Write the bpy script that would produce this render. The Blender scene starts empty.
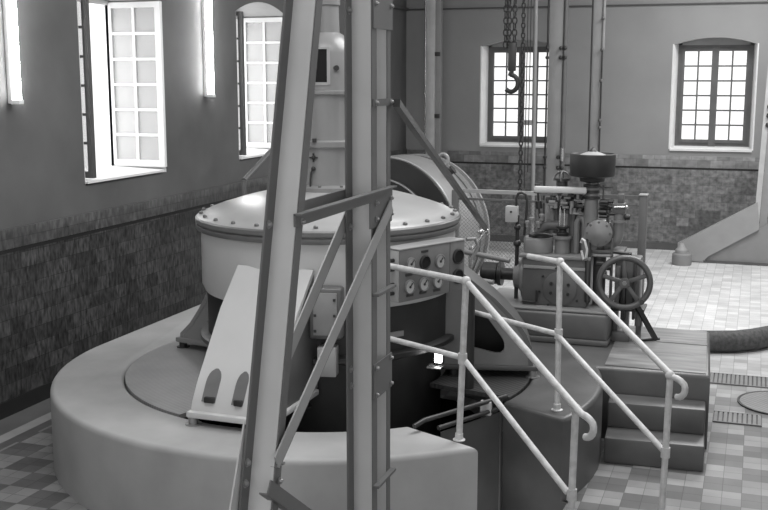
import bpy, bmesh, math, random
from mathutils import Vector, Matrix
from math import pi, cos, sin, atan, atan2, radians, sqrt, hypot
random.seed(7)
S = bpy.context.scene
COL = S.collection
V = Vector

# ------------------------------------------------------------------ materials
def new_mat(name):
    m = bpy.data.materials.new(name); m.use_nodes = True
    nt = m.node_tree; b = nt.nodes['Principled BSDF']
    return m, nt, b

def grey(nt, v):
    return (v, v, v, 1)

def paint(name, v, rough=.45, metal=0.0, var=.12, scale=6.0, bump=0.0, fine=60.0, streak=False, spec=.5):
    m, nt, b = new_mat(name)
    n = nt.nodes; l = nt.links
    geo = n.new('ShaderNodeNewGeometry')
    mp = n.new('ShaderNodeMapping'); l.new(geo.outputs['Position'], mp.inputs['Vector'])
    if streak: mp.inputs['Scale'].default_value = (.2, 1.3, 1) if streak == 'x' else (1, 1, .15)
    t = n.new('ShaderNodeTexNoise'); t.inputs['Scale'].default_value = scale; t.inputs['Detail'].default_value = 5
    l.new(mp.outputs[0], t.inputs['Vector'])
    r = n.new('ShaderNodeValToRGB')
    r.color_ramp.elements[0].position = .3; r.color_ramp.elements[1].position = .7
    r.color_ramp.elements[0].color = grey(nt, v * (1 - var)); r.color_ramp.elements[1].color = grey(nt, min(1, v * (1 + var)))
    l.new(t.outputs['Fac'], r.inputs[0]); l.new(r.outputs[0], b.inputs['Base Color'])
    b.inputs['Roughness'].default_value = rough; b.inputs['Metallic'].default_value = metal
    b.inputs['Specular IOR Level'].default_value = spec
    if bump:
        t2 = n.new('ShaderNodeTexNoise'); t2.inputs['Scale'].default_value = fine; t2.inputs['Detail'].default_value = 3
        l.new(geo.outputs['Position'], t2.inputs['Vector'])
        bp = n.new('ShaderNodeBump'); bp.inputs['Strength'].default_value = bump; bp.inputs['Distance'].default_value = .01
        l.new(t2.outputs['Fac'], bp.inputs['Height']); l.new(bp.outputs[0], b.inputs['Normal'])
    return m

def tile_wall(name, axis, v0, v1, mortar, sc=(16, 6, 1), amt=.5):
    """glazed wall tiles in running bond, tone differing tile by tile, vertical streaks"""
    m, nt, b = new_mat(name); n = nt.nodes; l = nt.links
    geo = n.new('ShaderNodeNewGeometry'); sp = n.new('ShaderNodeSeparateXYZ'); l.new(geo.outputs['Position'], sp.inputs[0])
    cb = n.new('ShaderNodeCombineXYZ'); l.new(sp.outputs[axis], cb.inputs[0]); l.new(sp.outputs[2], cb.inputs[1])
    br = n.new('ShaderNodeTexBrick'); br.inputs['Scale'].default_value = 1
    br.inputs['Brick Width'].default_value = .18; br.inputs['Row Height'].default_value = .125
    br.inputs['Mortar Size'].default_value = .003; br.inputs['Mortar Smooth'].default_value = .3
    br.inputs['Color1'].default_value = grey(nt, v0); br.inputs['Color2'].default_value = grey(nt, v1); br.inputs['Mortar'].default_value = grey(nt, mortar)
    br.offset = .5
    l.new(cb.outputs[0], br.inputs['Vector'])
    mp = n.new('ShaderNodeMapping'); mp.inputs['Scale'].default_value = sc; l.new(cb.outputs[0], mp.inputs['Vector'])
    t = n.new('ShaderNodeTexNoise'); t.inputs['Scale'].default_value = 1.6; t.inputs['Detail'].default_value = 5; l.new(mp.outputs[0], t.inputs['Vector'])
    r = n.new('ShaderNodeMapRange'); r.inputs['From Min'].default_value = .3; r.inputs['From Max'].default_value = .7
    r.inputs['To Min'].default_value = 1 - amt; r.inputs['To Max'].default_value = 1 + amt; l.new(t.outputs['Fac'], r.inputs['Value'])
    mx = n.new('ShaderNodeMix'); mx.data_type = 'RGBA'; mx.blend_type = 'MULTIPLY'; mx.inputs['Factor'].default_value = 1
    l.new(br.outputs['Color'], mx.inputs['A']); l.new(r.outputs[0], mx.inputs['B']); l.new(mx.outputs['Result'], b.inputs['Base Color'])
    b.inputs['Roughness'].default_value = .42; b.inputs['Specular IOR Level'].default_value = .35
    bp = n.new('ShaderNodeBump'); bp.inputs['Strength'].default_value = .25; bp.inputs['Distance'].default_value = .004; bp.invert = True
    l.new(br.outputs['Fac'], bp.inputs['Height']); l.new(bp.outputs[0], b.inputs['Normal'])
    return m

def floor_tiles():
    m, nt, b = new_mat('floor_tiles'); n = nt.nodes; l = nt.links
    T = .1175
    geo = n.new('ShaderNodeNewGeometry')
    off = n.new('ShaderNodeVectorMath'); off.operation = 'ADD'; off.inputs[1].default_value = (.203 + 40 * T, -7.04 + 160 * T, 0)
    l.new(geo.outputs['Position'], off.inputs[0])
    ck = n.new('ShaderNodeTexChecker'); ck.inputs['Scale'].default_value = 1 / (2 * T)
    flat = n.new('ShaderNodeVectorMath'); flat.operation = 'MULTIPLY'; flat.inputs[1].default_value = (1, 1, 0); l.new(off.outputs[0], flat.inputs[0])
    sh = n.new('ShaderNodeVectorMath'); sh.operation = 'ADD'; sh.inputs[1].default_value = (0, 0, .01); l.new(flat.outputs[0], sh.inputs[0])
    l.new(sh.outputs[0], ck.inputs['Vector'])
    ck.inputs['Color1'].default_value = grey(nt, .145); ck.inputs['Color2'].default_value = grey(nt, .29)
    # tone tile by tile
    br = n.new('ShaderNodeTexBrick'); br.offset = 0; br.inputs['Scale'].default_value = 1
    br.inputs['Brick Width'].default_value = T; br.inputs['Row Height'].default_value = T
    br.inputs['Mortar Size'].default_value = .0022; br.inputs['Mortar Smooth'].default_value = .2
    br.inputs['Color1'].default_value = grey(nt, .78); br.inputs['Color2'].default_value = grey(nt, 1.05); br.inputs['Mortar'].default_value = grey(nt, .42)
    l.new(flat.outputs[0], br.inputs['Vector'])
    mx = n.new('ShaderNodeMix'); mx.data_type = 'RGBA'; mx.blend_type = 'MULTIPLY'; mx.inputs['Factor'].default_value = 1
    l.new(ck.outputs['Color'], mx.inputs['A']); l.new(br.outputs['Color'], mx.inputs['B'])
    # the far floor is paler: reflection of the windows put into the colour
    sp = n.new('ShaderNodeSeparateXYZ'); l.new(geo.outputs['Position'], sp.inputs[0])
    fr = n.new('ShaderNodeMapRange'); fr.inputs['From Min'].default_value = 8.6; fr.inputs['From Max'].default_value = 11.0; l.new(sp.outputs[1], fr.inputs['Value'])
    far = n.new('ShaderNodeMix'); far.data_type = 'RGBA'; far.blend_type = 'MULTIPLY'; far.inputs['Factor'].default_value = 1
    far.inputs['A'].default_value = grey(nt, .72); l.new(br.outputs['Color'], far.inputs['B'])
    lt = n.new('ShaderNodeMix'); lt.data_type = 'RGBA'; l.new(fr.outputs[0], lt.inputs['Factor']); l.new(mx.outputs['Result'], lt.inputs['A']); l.new(far.outputs['Result'], lt.inputs['B'])
    # border bands along the left wall
    ramp = n.new('ShaderNodeValToRGB'); ramp.color_ramp.interpolation = 'CONSTANT'
    fx = n.new('ShaderNodeMapRange'); fx.inputs['From Min'].default_value = -5.5; fx.inputs['From Max'].default_value = -4.5; l.new(sp.outputs[0], fx.inputs['Value'])
    e = ramp.color_ramp.elements
    e[0].position = 0; e[0].color = grey(nt, .13)
    e[1].position = .37; e[1].color = grey(nt, .36)
    x = e.new(.48); x.color = grey(nt, .12)
    l.new(fx.outputs[0], ramp.inputs[0])
    bd = n.new('ShaderNodeMath'); bd.operation = 'LESS_THAN'; bd.inputs[1].default_value = -4.93; l.new(sp.outputs[0], bd.inputs[0])
    bm = n.new('ShaderNodeMix'); bm.data_type = 'RGBA'; l.new(bd.outputs[0], bm.inputs['Factor']); l.new(lt.outputs['Result'], bm.inputs['A']); l.new(ramp.outputs[0], bm.inputs['B'])
    # worn, dirty patches
    t = n.new('ShaderNodeTexNoise'); t.inputs['Scale'].default_value = 3; t.inputs['Detail'].default_value = 6; l.new(geo.outputs['Position'], t.inputs['Vector'])
    r = n.new('ShaderNodeMapRange'); r.inputs['From Min'].default_value = .3; r.inputs['From Max'].default_value = .7; r.inputs['To Min'].default_value = .8; r.inputs['To Max'].default_value = 1.1; l.new(t.outputs['Fac'], r.inputs['Value'])
    fm = n.new('ShaderNodeMix'); fm.data_type = 'RGBA'; fm.blend_type = 'MULTIPLY'; fm.inputs['Factor'].default_value = 1
    l.new(bm.outputs['Result'], fm.inputs['A']); l.new(r.outputs[0], fm.inputs['B']); l.new(fm.outputs['Result'], b.inputs['Base Color'])
    b.inputs['Roughness'].default_value = .34
    return m

def chequer(name, v):
    m = paint(name, v, .42, .2, .1, 4)
    nt = m.node_tree; n = nt.nodes; l = nt.links; b = n['Principled BSDF']
    geo = n.new('ShaderNodeNewGeometry')
    mp = n.new('ShaderNodeMapping'); mp.inputs['Rotation'].default_value = (0, 0, .5); l.new(geo.outputs['Position'], mp.inputs['Vector'])
    w = n.new('ShaderNodeTexWave'); w.inputs['Scale'].default_value = 11; w.inputs['Distortion'].default_value = 0; l.new(mp.outputs[0], w.inputs['Vector'])
    bp = n.new('ShaderNodeBump'); bp.inputs['Strength'].default_value = .35; bp.inputs['Distance'].default_value = .006
    l.new(w.outputs['Fac'], bp.inputs['Height']); l.new(bp.outputs[0], b.inputs['Normal'])
    return m

def emit(name, v):
    m, nt, b = new_mat(name)
    b.inputs['Base Color'].default_value = (1, 1, 1, 1); b.inputs['Emission Color'].default_value = (1, 1, 1, 1); b.inputs['Emission Strength'].default_value = v
    return m

def pane_mat(name, t, v, rough=.1):
    m, nt, b = new_mat(name); n = nt.nodes; l = nt.links
    tr = n.new('ShaderNodeBsdfTransparent'); tr.inputs[0].default_value = (t, t, t, 1)
    mix = n.new('ShaderNodeMixShader'); mix.inputs[0].default_value = v
    b.inputs['Base Color'].default_value = (.8, .8, .8, 1); b.inputs['Roughness'].default_value = rough
    l.new(tr.outputs[0], mix.inputs[1]); l.new(b.outputs[0], mix.inputs[2]); l.new(mix.outputs[0], n['Material Output'].inputs[0])
    return m

M = dict(
    wall=paint('wall_plaster_shaded', .105, .8, var=.2, scale=1.3, bump=.06, fine=40),  # left wall: same plaster as the back wall, its backlit shade in the colour
    sheet=paint('dark_sheet', .05, .5),
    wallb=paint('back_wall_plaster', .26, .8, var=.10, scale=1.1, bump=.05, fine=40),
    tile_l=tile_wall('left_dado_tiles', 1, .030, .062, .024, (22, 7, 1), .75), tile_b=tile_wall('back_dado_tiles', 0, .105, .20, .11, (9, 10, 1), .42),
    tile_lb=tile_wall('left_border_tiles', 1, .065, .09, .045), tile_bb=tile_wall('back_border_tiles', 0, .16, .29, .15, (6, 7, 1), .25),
    black=paint('black_skirting', .012, .5), line=paint('dark_line', .008, .5), trim=paint('cornice_paint', .085, .7),
    floor=floor_tiles(), ceil=paint('ceiling_paint', .5, .8),
    white=paint('white_gloss', .82, .4, var=.03), reveal=paint('white_reveal', .74, .8, var=.05), soffit=paint('grey_soffit', .35, .8, var=.05),
    darkframe=paint('dark_window_paint', .075, .5), backframe=paint('back_window_backlit', .10, .5),  # back window frames: darkness from backlighting put into the colour
    pane=pane_mat('casement_glass', .88, .28), clear=pane_mat('window_glass', .97, .03),
    plinth=paint('plinth_concrete', .36, .55, var=.14, scale=2.2, bump=.05, fine=30),
    darkcon=paint('dark_painted_concrete', .085, .40, var=.25, scale=3, bump=.05, fine=30),
    step=paint('worn_step_concrete', .20, .35, var=.55, scale=9, bump=.1, fine=30, streak='x'),
    plate=chequer('chequer_plate', .30), plated=chequer('shaded_chequer_plate', .05),  # right plate darkened: shadow under the generator is part of its colour
    cream=paint('light_machine_paint', .56, .30, var=.04, scale=3, bump=.04, fine=9),
    lid=paint('lid_machine_paint', .34, .30, var=.08, scale=3, bump=.03, fine=12),
    casing=paint('casing_paint', .25, .3, var=.1), rim=paint('flange_paint', .15, .4, var=.15), mid=paint('mid_machine_paint', .26, .38, var=.08),
    house=paint('housing_paint', .22, .30, var=.05), fin=paint('bracket_paint', .20, .40, var=.08, bump=.03, fine=20),
    dark=paint('dark_machine_paint', .02, .5, var=.2), pitwall=paint('pit_wall', .02, .8),
    disc=paint('dark_disc_paint', .022, .5, var=.3, scale=3),
    tower=paint('trestle_paint', .52, .45, var=.07, scale=3, bump=.04, fine=25), bracep=paint('brace_paint', .33, .45, var=.07, scale=3), tdark=paint('trestle_side_shade', .125, .5, var=.08, scale=3),  # trestle sides: darker copy of the web colour, shade painted in
    bolt=paint('bolt_steel', .30, .35, .6), rail=paint('white_rail_paint', .52, .42, var=.18, scale=22, bump=.06, fine=60),
    pipe=paint('pole_paint', .24, .5, var=.06), pale=paint('pale_pole_paint', .42, .45), steel=paint('bright_steel', .55, .25, .8),
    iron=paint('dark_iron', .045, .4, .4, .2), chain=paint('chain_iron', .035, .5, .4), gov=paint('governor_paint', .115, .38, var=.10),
    govl=paint('governor_light_paint', .21, .35, var=.1), box=paint('gauge_box_paint', .42, .5), hose=paint('hose_rubber', .06, .75, var=.4, scale=30, bump=.4, fine=45),
    dial=paint('dial_face', .45, .4, var=.05), ink=paint('dial_ink', .02, .6), panel=paint('panel_paint', .15, .4, var=.08, scale=12), panels=paint('panel_side_paint', .36, .4),
    concrete=paint('buttress_concrete', .22, .7, var=.06, bump=.05), conl=paint('buttress_pale_paint', .28, .6, var=.05, bump=.03),
    cover=chequer('manhole_iron', .20), grate=paint('grating_iron', .20, .5, .3), hole=paint('black_opening', .006, .9), lever=paint('lever_paint', .60, .4, var=.05),
    tube=emit('tube_glow', 34.0), bulb=emit('bulb_glow', 9.0), wire=paint('guard_wire', .09, .5, .3), wheel=paint('wheel_iron', .10, .35, .2, .1),
)

# ------------------------------------------------------------------ mesh builder
class MB:
    def __init__(s): s.bm = bmesh.new()
    def _merge(s, b2, mat=None):
        if mat: b2.transform(mat)
        me = bpy.data.meshes.new('t'); b2.to_mesh(me); b2.free(); s.bm.from_mesh(me); bpy.data.meshes.remove(me)
    def box(s, x0, x1, y0, y1, z0, z1, bev=0, seg=2, mat=None):
        b = bmesh.new(); bmesh.ops.create_cube(b, size=1)
        for v in b.verts: v.co = V(((x0 + x1) / 2 + v.co.x * (x1 - x0), (y0 + y1) / 2 + v.co.y * (y1 - y0), (z0 + z1) / 2 + v.co.z * (z1 - z0)))
        if bev: bmesh.ops.bevel(b, geom=b.edges[:], offset=bev, segments=seg, affect='EDGES', profile=.5)
        s._merge(b, mat); return s
    def bar(s, p0, p1, w, d, up=(0, 0, 1), bev=0):
        """box from p0 to p1: d along up, w along the third axis"""
        p0, p1 = V(p0), V(p1); a = (p1 - p0); L = a.length; a.normalize()
        u = V(up); u = (u - a * u.dot(a)).normalized(); c = a.cross(u)
        mt = Matrix((c, a, u)).transposed().to_4x4(); mt.translation = p0
        return s.box(-w / 2, w / 2, 0, L, -d / 2, d / 2, bev, 2, mt)
    def lathe(s, prof, at=(0, 0, 0), axis=(0, 0, 1), n=40, cap=True):
        ax = V(axis).normalized(); q = V((0, 0, 1)).rotation_difference(ax).to_matrix().to_4x4(); q.translation = V(at)
        b = bmesh.new(); rings = []
        for r, z in prof:
            if r < 1e-6: rings.append([b.verts.new((0, 0, z))])
            else: rings.append([b.verts.new((r * cos(2 * pi * i / n), r * sin(2 * pi * i / n), z)) for i in range(n)])
        for A, B in zip(rings, rings[1:]):
            for i in range(n):
                j = (i + 1) % n
                if len(A) == 1 and len(B) == 1: continue
                if len(A) == 1: b.faces.new((A[0], B[j], B[i]))
                elif len(B) == 1: b.faces.new((A[i], A[j], B[0]))
                else: b.faces.new((A[i], A[j], B[j], B[i]))
        if cap:
            if len(rings[0]) > 1: b.faces.new(rings[0][::-1])
            if len(rings[-1]) > 1: b.faces.new(rings[-1])
        bmesh.ops.recalc_face_normals(b, faces=b.faces[:])
        s._merge(b, q); return s
    def cyl(s, p0, p1, r, r1=None, n=20):
        p0, p1 = V(p0), V(p1); L = (p1 - p0).length
        return s.lathe([(r, 0), (r if r1 is None else r1, L)], p0, p1 - p0, n)
    def tube(s, pts, r, n=12, closed=False):
        pts = [V(p) for p in pts]; N = len(pts); b = bmesh.new(); rings = []; pu = None
        for i, p in enumerate(pts):
            if closed: t = (pts[(i + 1) % N] - pts[i - 1]).normalized()
            else: t = (pts[min(i + 1, N - 1)] - pts[max(i - 1, 0)]).normalized()
            if pu is None:
                pu = t.cross(V((0, 0, 1)));
                if pu.length < .1: pu = t.cross(V((1, 0, 0)))
            pu = (pu - t * pu.dot(t)).normalized(); w = t.cross(pu)
            rings.append([b.verts.new(p + pu * (r * cos(2 * pi * k / n)) + w * (r * sin(2 * pi * k / n))) for k in range(n)])
        m = N if closed else N - 1
        for i in range(m):
            A, B = rings[i], rings[(i + 1) % N]
            for k in range(n): b.faces.new((A[k], A[(k + 1) % n], B[(k + 1) % n], B[k]))
        if not closed: b.faces.new(rings[0][::-1]); b.faces.new(rings[-1])
        bmesh.ops.recalc_face_normals(b, faces=b.faces[:])
        s._merge(b); return s
    def ball(s, c, r, sq=(1, 1, 1), n=16):
        b = bmesh.new(); bmesh.ops.create_uvsphere(b, u_segments=n, v_segments=max(6, n // 2), radius=r)
        for v in b.verts: v.co = V((v.co.x * sq[0] + c[0], v.co.y * sq[1] + c[1], v.co.z * sq[2] + c[2]))
        s._merge(b); return s
    def prism(s, poly, h, frame=None, bev=0, seg=3, top_only=True):
        """poly in (u, v); extruded by h along w; frame = 4x4 matrix (u, v, w) -> world"""
        b = bmesh.new(); vs = [b.verts.new((p[0], p[1], 0)) for p in poly]; f = b.faces.new(vs)
        r = bmesh.ops.extrude_face_region(b, geom=[f]); tv = [v for v in r['geom'] if isinstance(v, bmesh.types.BMVert)]
        for v in tv: v.co.z += h
        bmesh.ops.recalc_face_normals(b, faces=b.faces[:])
        if bev:
            ts = set(tv); ed = [e for e in b.edges if (e.verts[0] in ts and e.verts[1] in ts)]
            if not top_only: ed = [e for e in b.edges]
            bmesh.ops.bevel(b, geom=ed, offset=bev, segments=seg, affect='EDGES', profile=.5)
        s._merge(b, frame); return s
    def add(s, pts, faces):
        vs = [s.bm.verts.new(p) for p in pts]
        for f in faces: s.bm.faces.new([vs[i] for i in f])
        bmesh.ops.recalc_face_normals(s.bm, faces=s.bm.faces[:]); return s

ROOT = {}
def build(name, mb, m, parent=None, smooth=35, label=None, kind=None):
    me = bpy.data.meshes.new(name)
    base = V((0, 0, 0))
    if parent is not None: base = ROOT[parent.name]
    mb.bm.transform(Matrix.Translation(-base))
    mb.bm.to_mesh(me); mb.bm.free()
    me.materials.append(M[m] if isinstance(m, str) else m)
    for p in me.polygons: p.use_smooth = True
    try: me.set_sharp_from_angle(angle=radians(smooth))
    except Exception: pass
    o = bpy.data.objects.new(name, me); COL.objects.link(o)
    if parent is not None: o.parent = parent; ROOT[o.name] = base
    if label: o['label'] = label
    if kind: o['kind'] = kind
    return o

def thing(name, label, cat, loc, group=None):
    o = bpy.data.objects.new(name, None); o.empty_display_size = .1; COL.objects.link(o); o.location = loc
    o['label'] = label; o['category'] = cat
    if group: o['group'] = group
    ROOT[o.name] = V(loc); return o

def solo(name, mb, m, label, cat, group=None, smooth=35):
    """a thing that is one mesh; origin at its lowest middle"""
    mb.bm.verts.ensure_lookup_table()
    xs = [v.co.x for v in mb.bm.verts]; ys = [v.co.y for v in mb.bm.verts]; zs = [v.co.z for v in mb.bm.verts]
    base = V(((min(xs) + max(xs)) / 2, (min(ys) + max(ys)) / 2, min(zs)))
    mb.bm.transform(Matrix.Translation(-base))
    o = build(name, mb, m, None, smooth); o.location = base
    o['label'] = label; o['category'] = cat
    if group: o['group'] = group
    return o

def struct(name, mb, m, parent=None):
    o = build(name, mb, m, parent)
    if parent is None: o['kind'] = 'structure'; ROOT[o.name] = V((0, 0, 0))
    return o

def frame_yz(x):   # u -> Y, v -> Z, w -> -X
    m = Matrix(((0, 0, -1, x), (1, 0, 0, 0), (0, 1, 0, 0), (0, 0, 0, 1))); return m
def frame_xz(y):   # u -> X, v -> Z, w -> +Y
    m = Matrix(((1, 0, 0, 0), (0, 0, 1, y), (0, 1, 0, 0), (0, 0, 0, 1))); return m
def arc(cx, cy, r, a0, a1, n):
    return [(cx + r * cos(radians(a0 + (a1 - a0) * i / n)), cy + r * sin(radians(a0 + (a1 - a0) * i / n))) for i in range(n + 1)]

# ------------------------------------------------------------------ room shell
XL, YB, ZC = -5.391, 16.6, 5.6
WT = .62
def arch_pts(a, b, zs, rise, n=12):
    return [(a + (b - a) * i / n, zs + rise * (1 - (2 * i / n - 1) ** 2)) for i in range(n + 1)]
LW = [(7.74, 9.09), (10.63, 11.97)]              # left windows (Y range)
BW = [(-4.15, -2.96), (-1.225, -.055)]           # back windows (X range)
SILL_L, SPR_L, RISE_L = 1.69, 3.31, .13
SILL_B, SPR_B, RISE_B = 1.535, 3.07, .10
def wall_with_windows(u0, u1, wins, sill, spr, rise, fr):
    mb = MB(); u = u0
    for a, b in wins:
        mb.prism([(u, 0), (a, 0), (a, ZC), (u, ZC)], WT, fr)
        mb.prism([(a, 0), (b, 0), (b, sill), (a, sill)], WT, fr)
        mb.prism(arch_pts(a, b, spr, rise) + [(b, ZC), (a, ZC)], WT, fr)
        u = b
    mb.prism([(u, 0), (u1, 0), (u1, ZC), (u, ZC)], WT, fr)
    return mb
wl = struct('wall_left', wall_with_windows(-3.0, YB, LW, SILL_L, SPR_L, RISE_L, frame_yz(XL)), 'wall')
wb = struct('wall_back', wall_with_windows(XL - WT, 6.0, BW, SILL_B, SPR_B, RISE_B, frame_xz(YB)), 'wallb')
struct('wall_right', MB().box(6.0, 6.2, -3, YB, 0, ZC), 'wallb')
def floor_mesh():
    mb = MB(); bm = mb.bm; E = []
    hole = [(-1.393, 5.60), (-1.30, 5.56), (-1.0, 6.03), (-.985, 6.29)] + [(-1.45, 6.515), (-1.6, 7.4), (-2.2, 8.1), (-2.85, 8.25), (-3.9, 7.7), (-4.1, 6.9), (-3.8, 6.1), (-2.9, 5.62), (-2.0, 5.90)]
    for loop in ([(XL, -3), (6, -3), (6, YB), (XL, YB)], hole):
        vs = [bm.verts.new((x, y, 0)) for x, y in loop]
        E += [bm.edges.new((vs[i], vs[(i + 1) % len(vs)])) for i in range(len(vs))]
    bmesh.ops.triangle_fill(bm, edges=E, use_beauty=True, normal=(0, 0, 1))
    for f in bm.faces:
        if f.normal.z < 0: f.normal_flip()
    return mb
struct('floor', floor_mesh(), 'floor')
struct('ceiling', MB().box(XL - WT, 6.2, -3, YB + WT, ZC, ZC + .1), 'ceil')
# tiled dado: border course, dark line, tiles, skirting
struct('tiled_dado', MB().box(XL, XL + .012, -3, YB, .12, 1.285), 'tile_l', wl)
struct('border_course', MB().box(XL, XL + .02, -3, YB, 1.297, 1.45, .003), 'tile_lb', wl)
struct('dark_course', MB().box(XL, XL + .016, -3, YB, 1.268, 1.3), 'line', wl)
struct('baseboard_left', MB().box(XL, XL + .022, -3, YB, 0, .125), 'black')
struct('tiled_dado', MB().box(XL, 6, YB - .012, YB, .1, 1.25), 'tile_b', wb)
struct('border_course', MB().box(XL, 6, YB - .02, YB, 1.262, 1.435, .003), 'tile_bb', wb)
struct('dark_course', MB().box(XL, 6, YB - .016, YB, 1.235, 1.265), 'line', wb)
struct('baseboard_back', MB().box(XL, 6, YB - .022, YB, 0, .105), 'trim')
struct('trim_1', MB().box(XL, XL + .05, -3, YB, 3.645, 3.68, .006), 'trim')
struct('trim_2', MB().box(XL, 6, YB - .03, YB, 3.648, 3.668, .004), 'trim')

def sheet(name, pts, m, parent, t=.01):
    """thin slab through four corners, thickened towards the wall"""
    n = (V(pts[1]) - V(pts[0])).cross(V(pts[3]) - V(pts[0])).normalized() * t
    q = [V(p) for p in pts]; mb = MB(); mb.add(q + [p + n for p in q], [(0, 1, 2, 3), (4, 5, 6, 7), (0, 1, 5, 4), (1, 2, 6, 5), (2, 3, 7, 6), (3, 0, 4, 7)])
    return struct(name, mb, m, parent)

def leaf(parent, hinge, ang, w, z0, z1, cols, rows, m, stile=.055, mun=.026, th=.04, pane='pane'):
    """casement leaf: hinge = (x, y), ang = direction from the hinge, degrees"""
    q = Matrix.Translation((hinge[0], hinge[1], 0)) @ Matrix.Rotation(radians(ang), 4, 'Z')
    f = MB()
    f.box(0, stile, -th / 2, th / 2, z0, z1, 0, 2, q); f.box(w - stile, w, -th / 2, th / 2, z0, z1, 0, 2, q)
    f.box(stile, w - stile, -th / 2, th / 2, z0, z0 + stile * 1.1, 0, 2, q); f.box(stile, w - stile, -th / 2, th / 2, z1 - stile * .9, z1, 0, 2, q)
    a0, a1, b0, b1 = stile, w - stile, z0 + stile * 1.1, z1 - stile * .9
    for i in range(1, cols):
        c = a0 + (a1 - a0) * i / cols; f.box(c - mun / 2, c + mun / 2, -th / 3, th / 3, b0, b1, 0, 2, q)
    for i in range(1, rows):
        c = b0 + (b1 - b0) * i / rows; f.box(a0, a1, -th / 3.3, th / 3.3, c - mun / 2, c + mun / 2, 0, 2, q)
    o = struct('casement', f, m, parent)
    for i in range(cols):
        for j in range(rows):
            u0, u1 = a0 + (a1 - a0) * i / cols, a0 + (a1 - a0) * (i + 1) / cols
            v0, v1 = b0 + (b1 - b0) * j / rows, b0 + (b1 - b0) * (j + 1) / rows
            struct('pane', MB().box(u0, u1, -.002, .002, v0, v1, 0, 2, q), pane, o)
    return o

for k, (a, b) in enumerate(LW):
    w = bpy.data.objects.new('window_%d' % (k + 1), None); COL.objects.link(w); w['kind'] = 'structure'; ROOT[w.name] = V((0, 0, 0))
    xo = XL - WT
    sheet('sill', [(XL + .03, a + .002, SILL_L + .012), (XL + .03, b - .1, SILL_L + .012), (xo, b - .1, SILL_L + .035), (xo, a + .002, SILL_L + .035)], 'reveal', w, .02)
    sheet('reveal', [(XL - .004, a + .006, SILL_L), (xo, a + .006, SILL_L), (xo, a + .006, SPR_L + .02), (XL - .004, a + .006, SPR_L + .02)], 'reveal', w, .005)
    sheet('reveal', [(XL - .004, b - .006, SILL_L), (XL - .004, b - .006, SPR_L + .02), (xo, b - .006, SPR_L + .02), (xo, b - .006, SILL_L)], 'reveal', w, .005)
    pts = arch_pts(a + .005, b - .005, SPR_L - .004, RISE_L)
    struct('soffit', MB().prism(pts + [(p[0], p[1] + .003) for p in pts[::-1]], WT - .01, frame_yz(XL - .004)), 'soffit', w)
    f = MB(); f.box(xo, xo + .06, a + .01, a + .05, SILL_L + .03, SPR_L); f.box(xo, xo + .06, b - .05, b - .01, SILL_L + .03, SPR_L)
    f.box(xo, xo + .06, a + .01, b - .01, SPR_L - .03, SPR_L + .01); struct('frame', f, 'white', w)
    leaf(w, (xo + .03, b - .03), 0, .598, SILL_L + .05, SPR_L - .005, 2, 6, 'white', .06, .026)
    leaf(w, (xo + .03, a + .12), 0, .61, SILL_L + .05, SPR_L - .005, 2, 6, 'darkframe', .05, .022, .045)
    fan = MB(); pts = arch_pts(a + .02, b - .02, SPR_L, RISE_L - .02)
    fan.prism(pts, .03, frame_yz(xo + .05)); struct('fanlight_board', fan, 'soffit', w)

for k, (a, b) in enumerate(BW):
    w = bpy.data.objects.new('window_%d' % (k + 3), None); COL.objects.link(w); w['kind'] = 'structure'; ROOT[w.name] = V((0, 0, 0))
    D = .32; c = .055
    y0, y1 = YB - .004, YB + D
    sheet('sill', [(a, y0 - .03, SILL_B + .006), (a, y1, SILL_B + .04), (b, y1, SILL_B + .04), (b, y0 - .03, SILL_B + .006)], 'reveal', w, .03)
    sheet('reveal', [(a + .002, y0, SILL_B), (a + .002, y0, SPR_B + .01), (a + c, y1, SPR_B + .01), (a + c, y1, SILL_B)], 'reveal', w, .02)
    sheet('reveal', [(b - .002, y0, SILL_B), (b - c, y1, SILL_B), (b - c, y1, SPR_B + .01), (b - .002, y0, SPR_B + .01)], 'reveal', w, .02)
    f = MB(); A, B = a + c - .01, b - c + .01; fy = YB + D - .05; t = .055
    f.box(A, A + t, fy, fy + .06, SILL_B + .02, SPR_B + .03); f.box(B - t, B, fy, fy + .06, SILL_B + .02, SPR_B + .03)
    f.box(A + t, B - t, fy + .003, fy + .057, SILL_B + .02, SILL_B + .085); f.box(A + t, B - t, fy + .003, fy + .057, SPR_B - .05, SPR_B + .03); f.box((A + B) / 2 - .05, (A + B) / 2 + .05, fy - .03, fy - .021, SILL_B + .03, SPR_B)
    struct('frame', f, 'backframe', w)
    mid = (A + B) / 2
    leaf(w, (A + t, fy), 0, mid - A - t - .002, SILL_B + .085, SPR_B - .05, 2, 6, 'backframe', .045, .024, .04, 'clear')
    leaf(w, (mid + .002, fy), 0, B - t - mid - .002, SILL_B + .085, SPR_B - .05, 2, 6, 'backframe', .045, .024, .04, 'clear')
    pts = arch_pts(a, b, SPR_B, RISE_B)
    struct('arch_head', MB().prism(pts + [(b, SPR_B - .0), (a, SPR_B - .0)][:0], .04, frame_xz(fy)), 'soffit', w)

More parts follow.
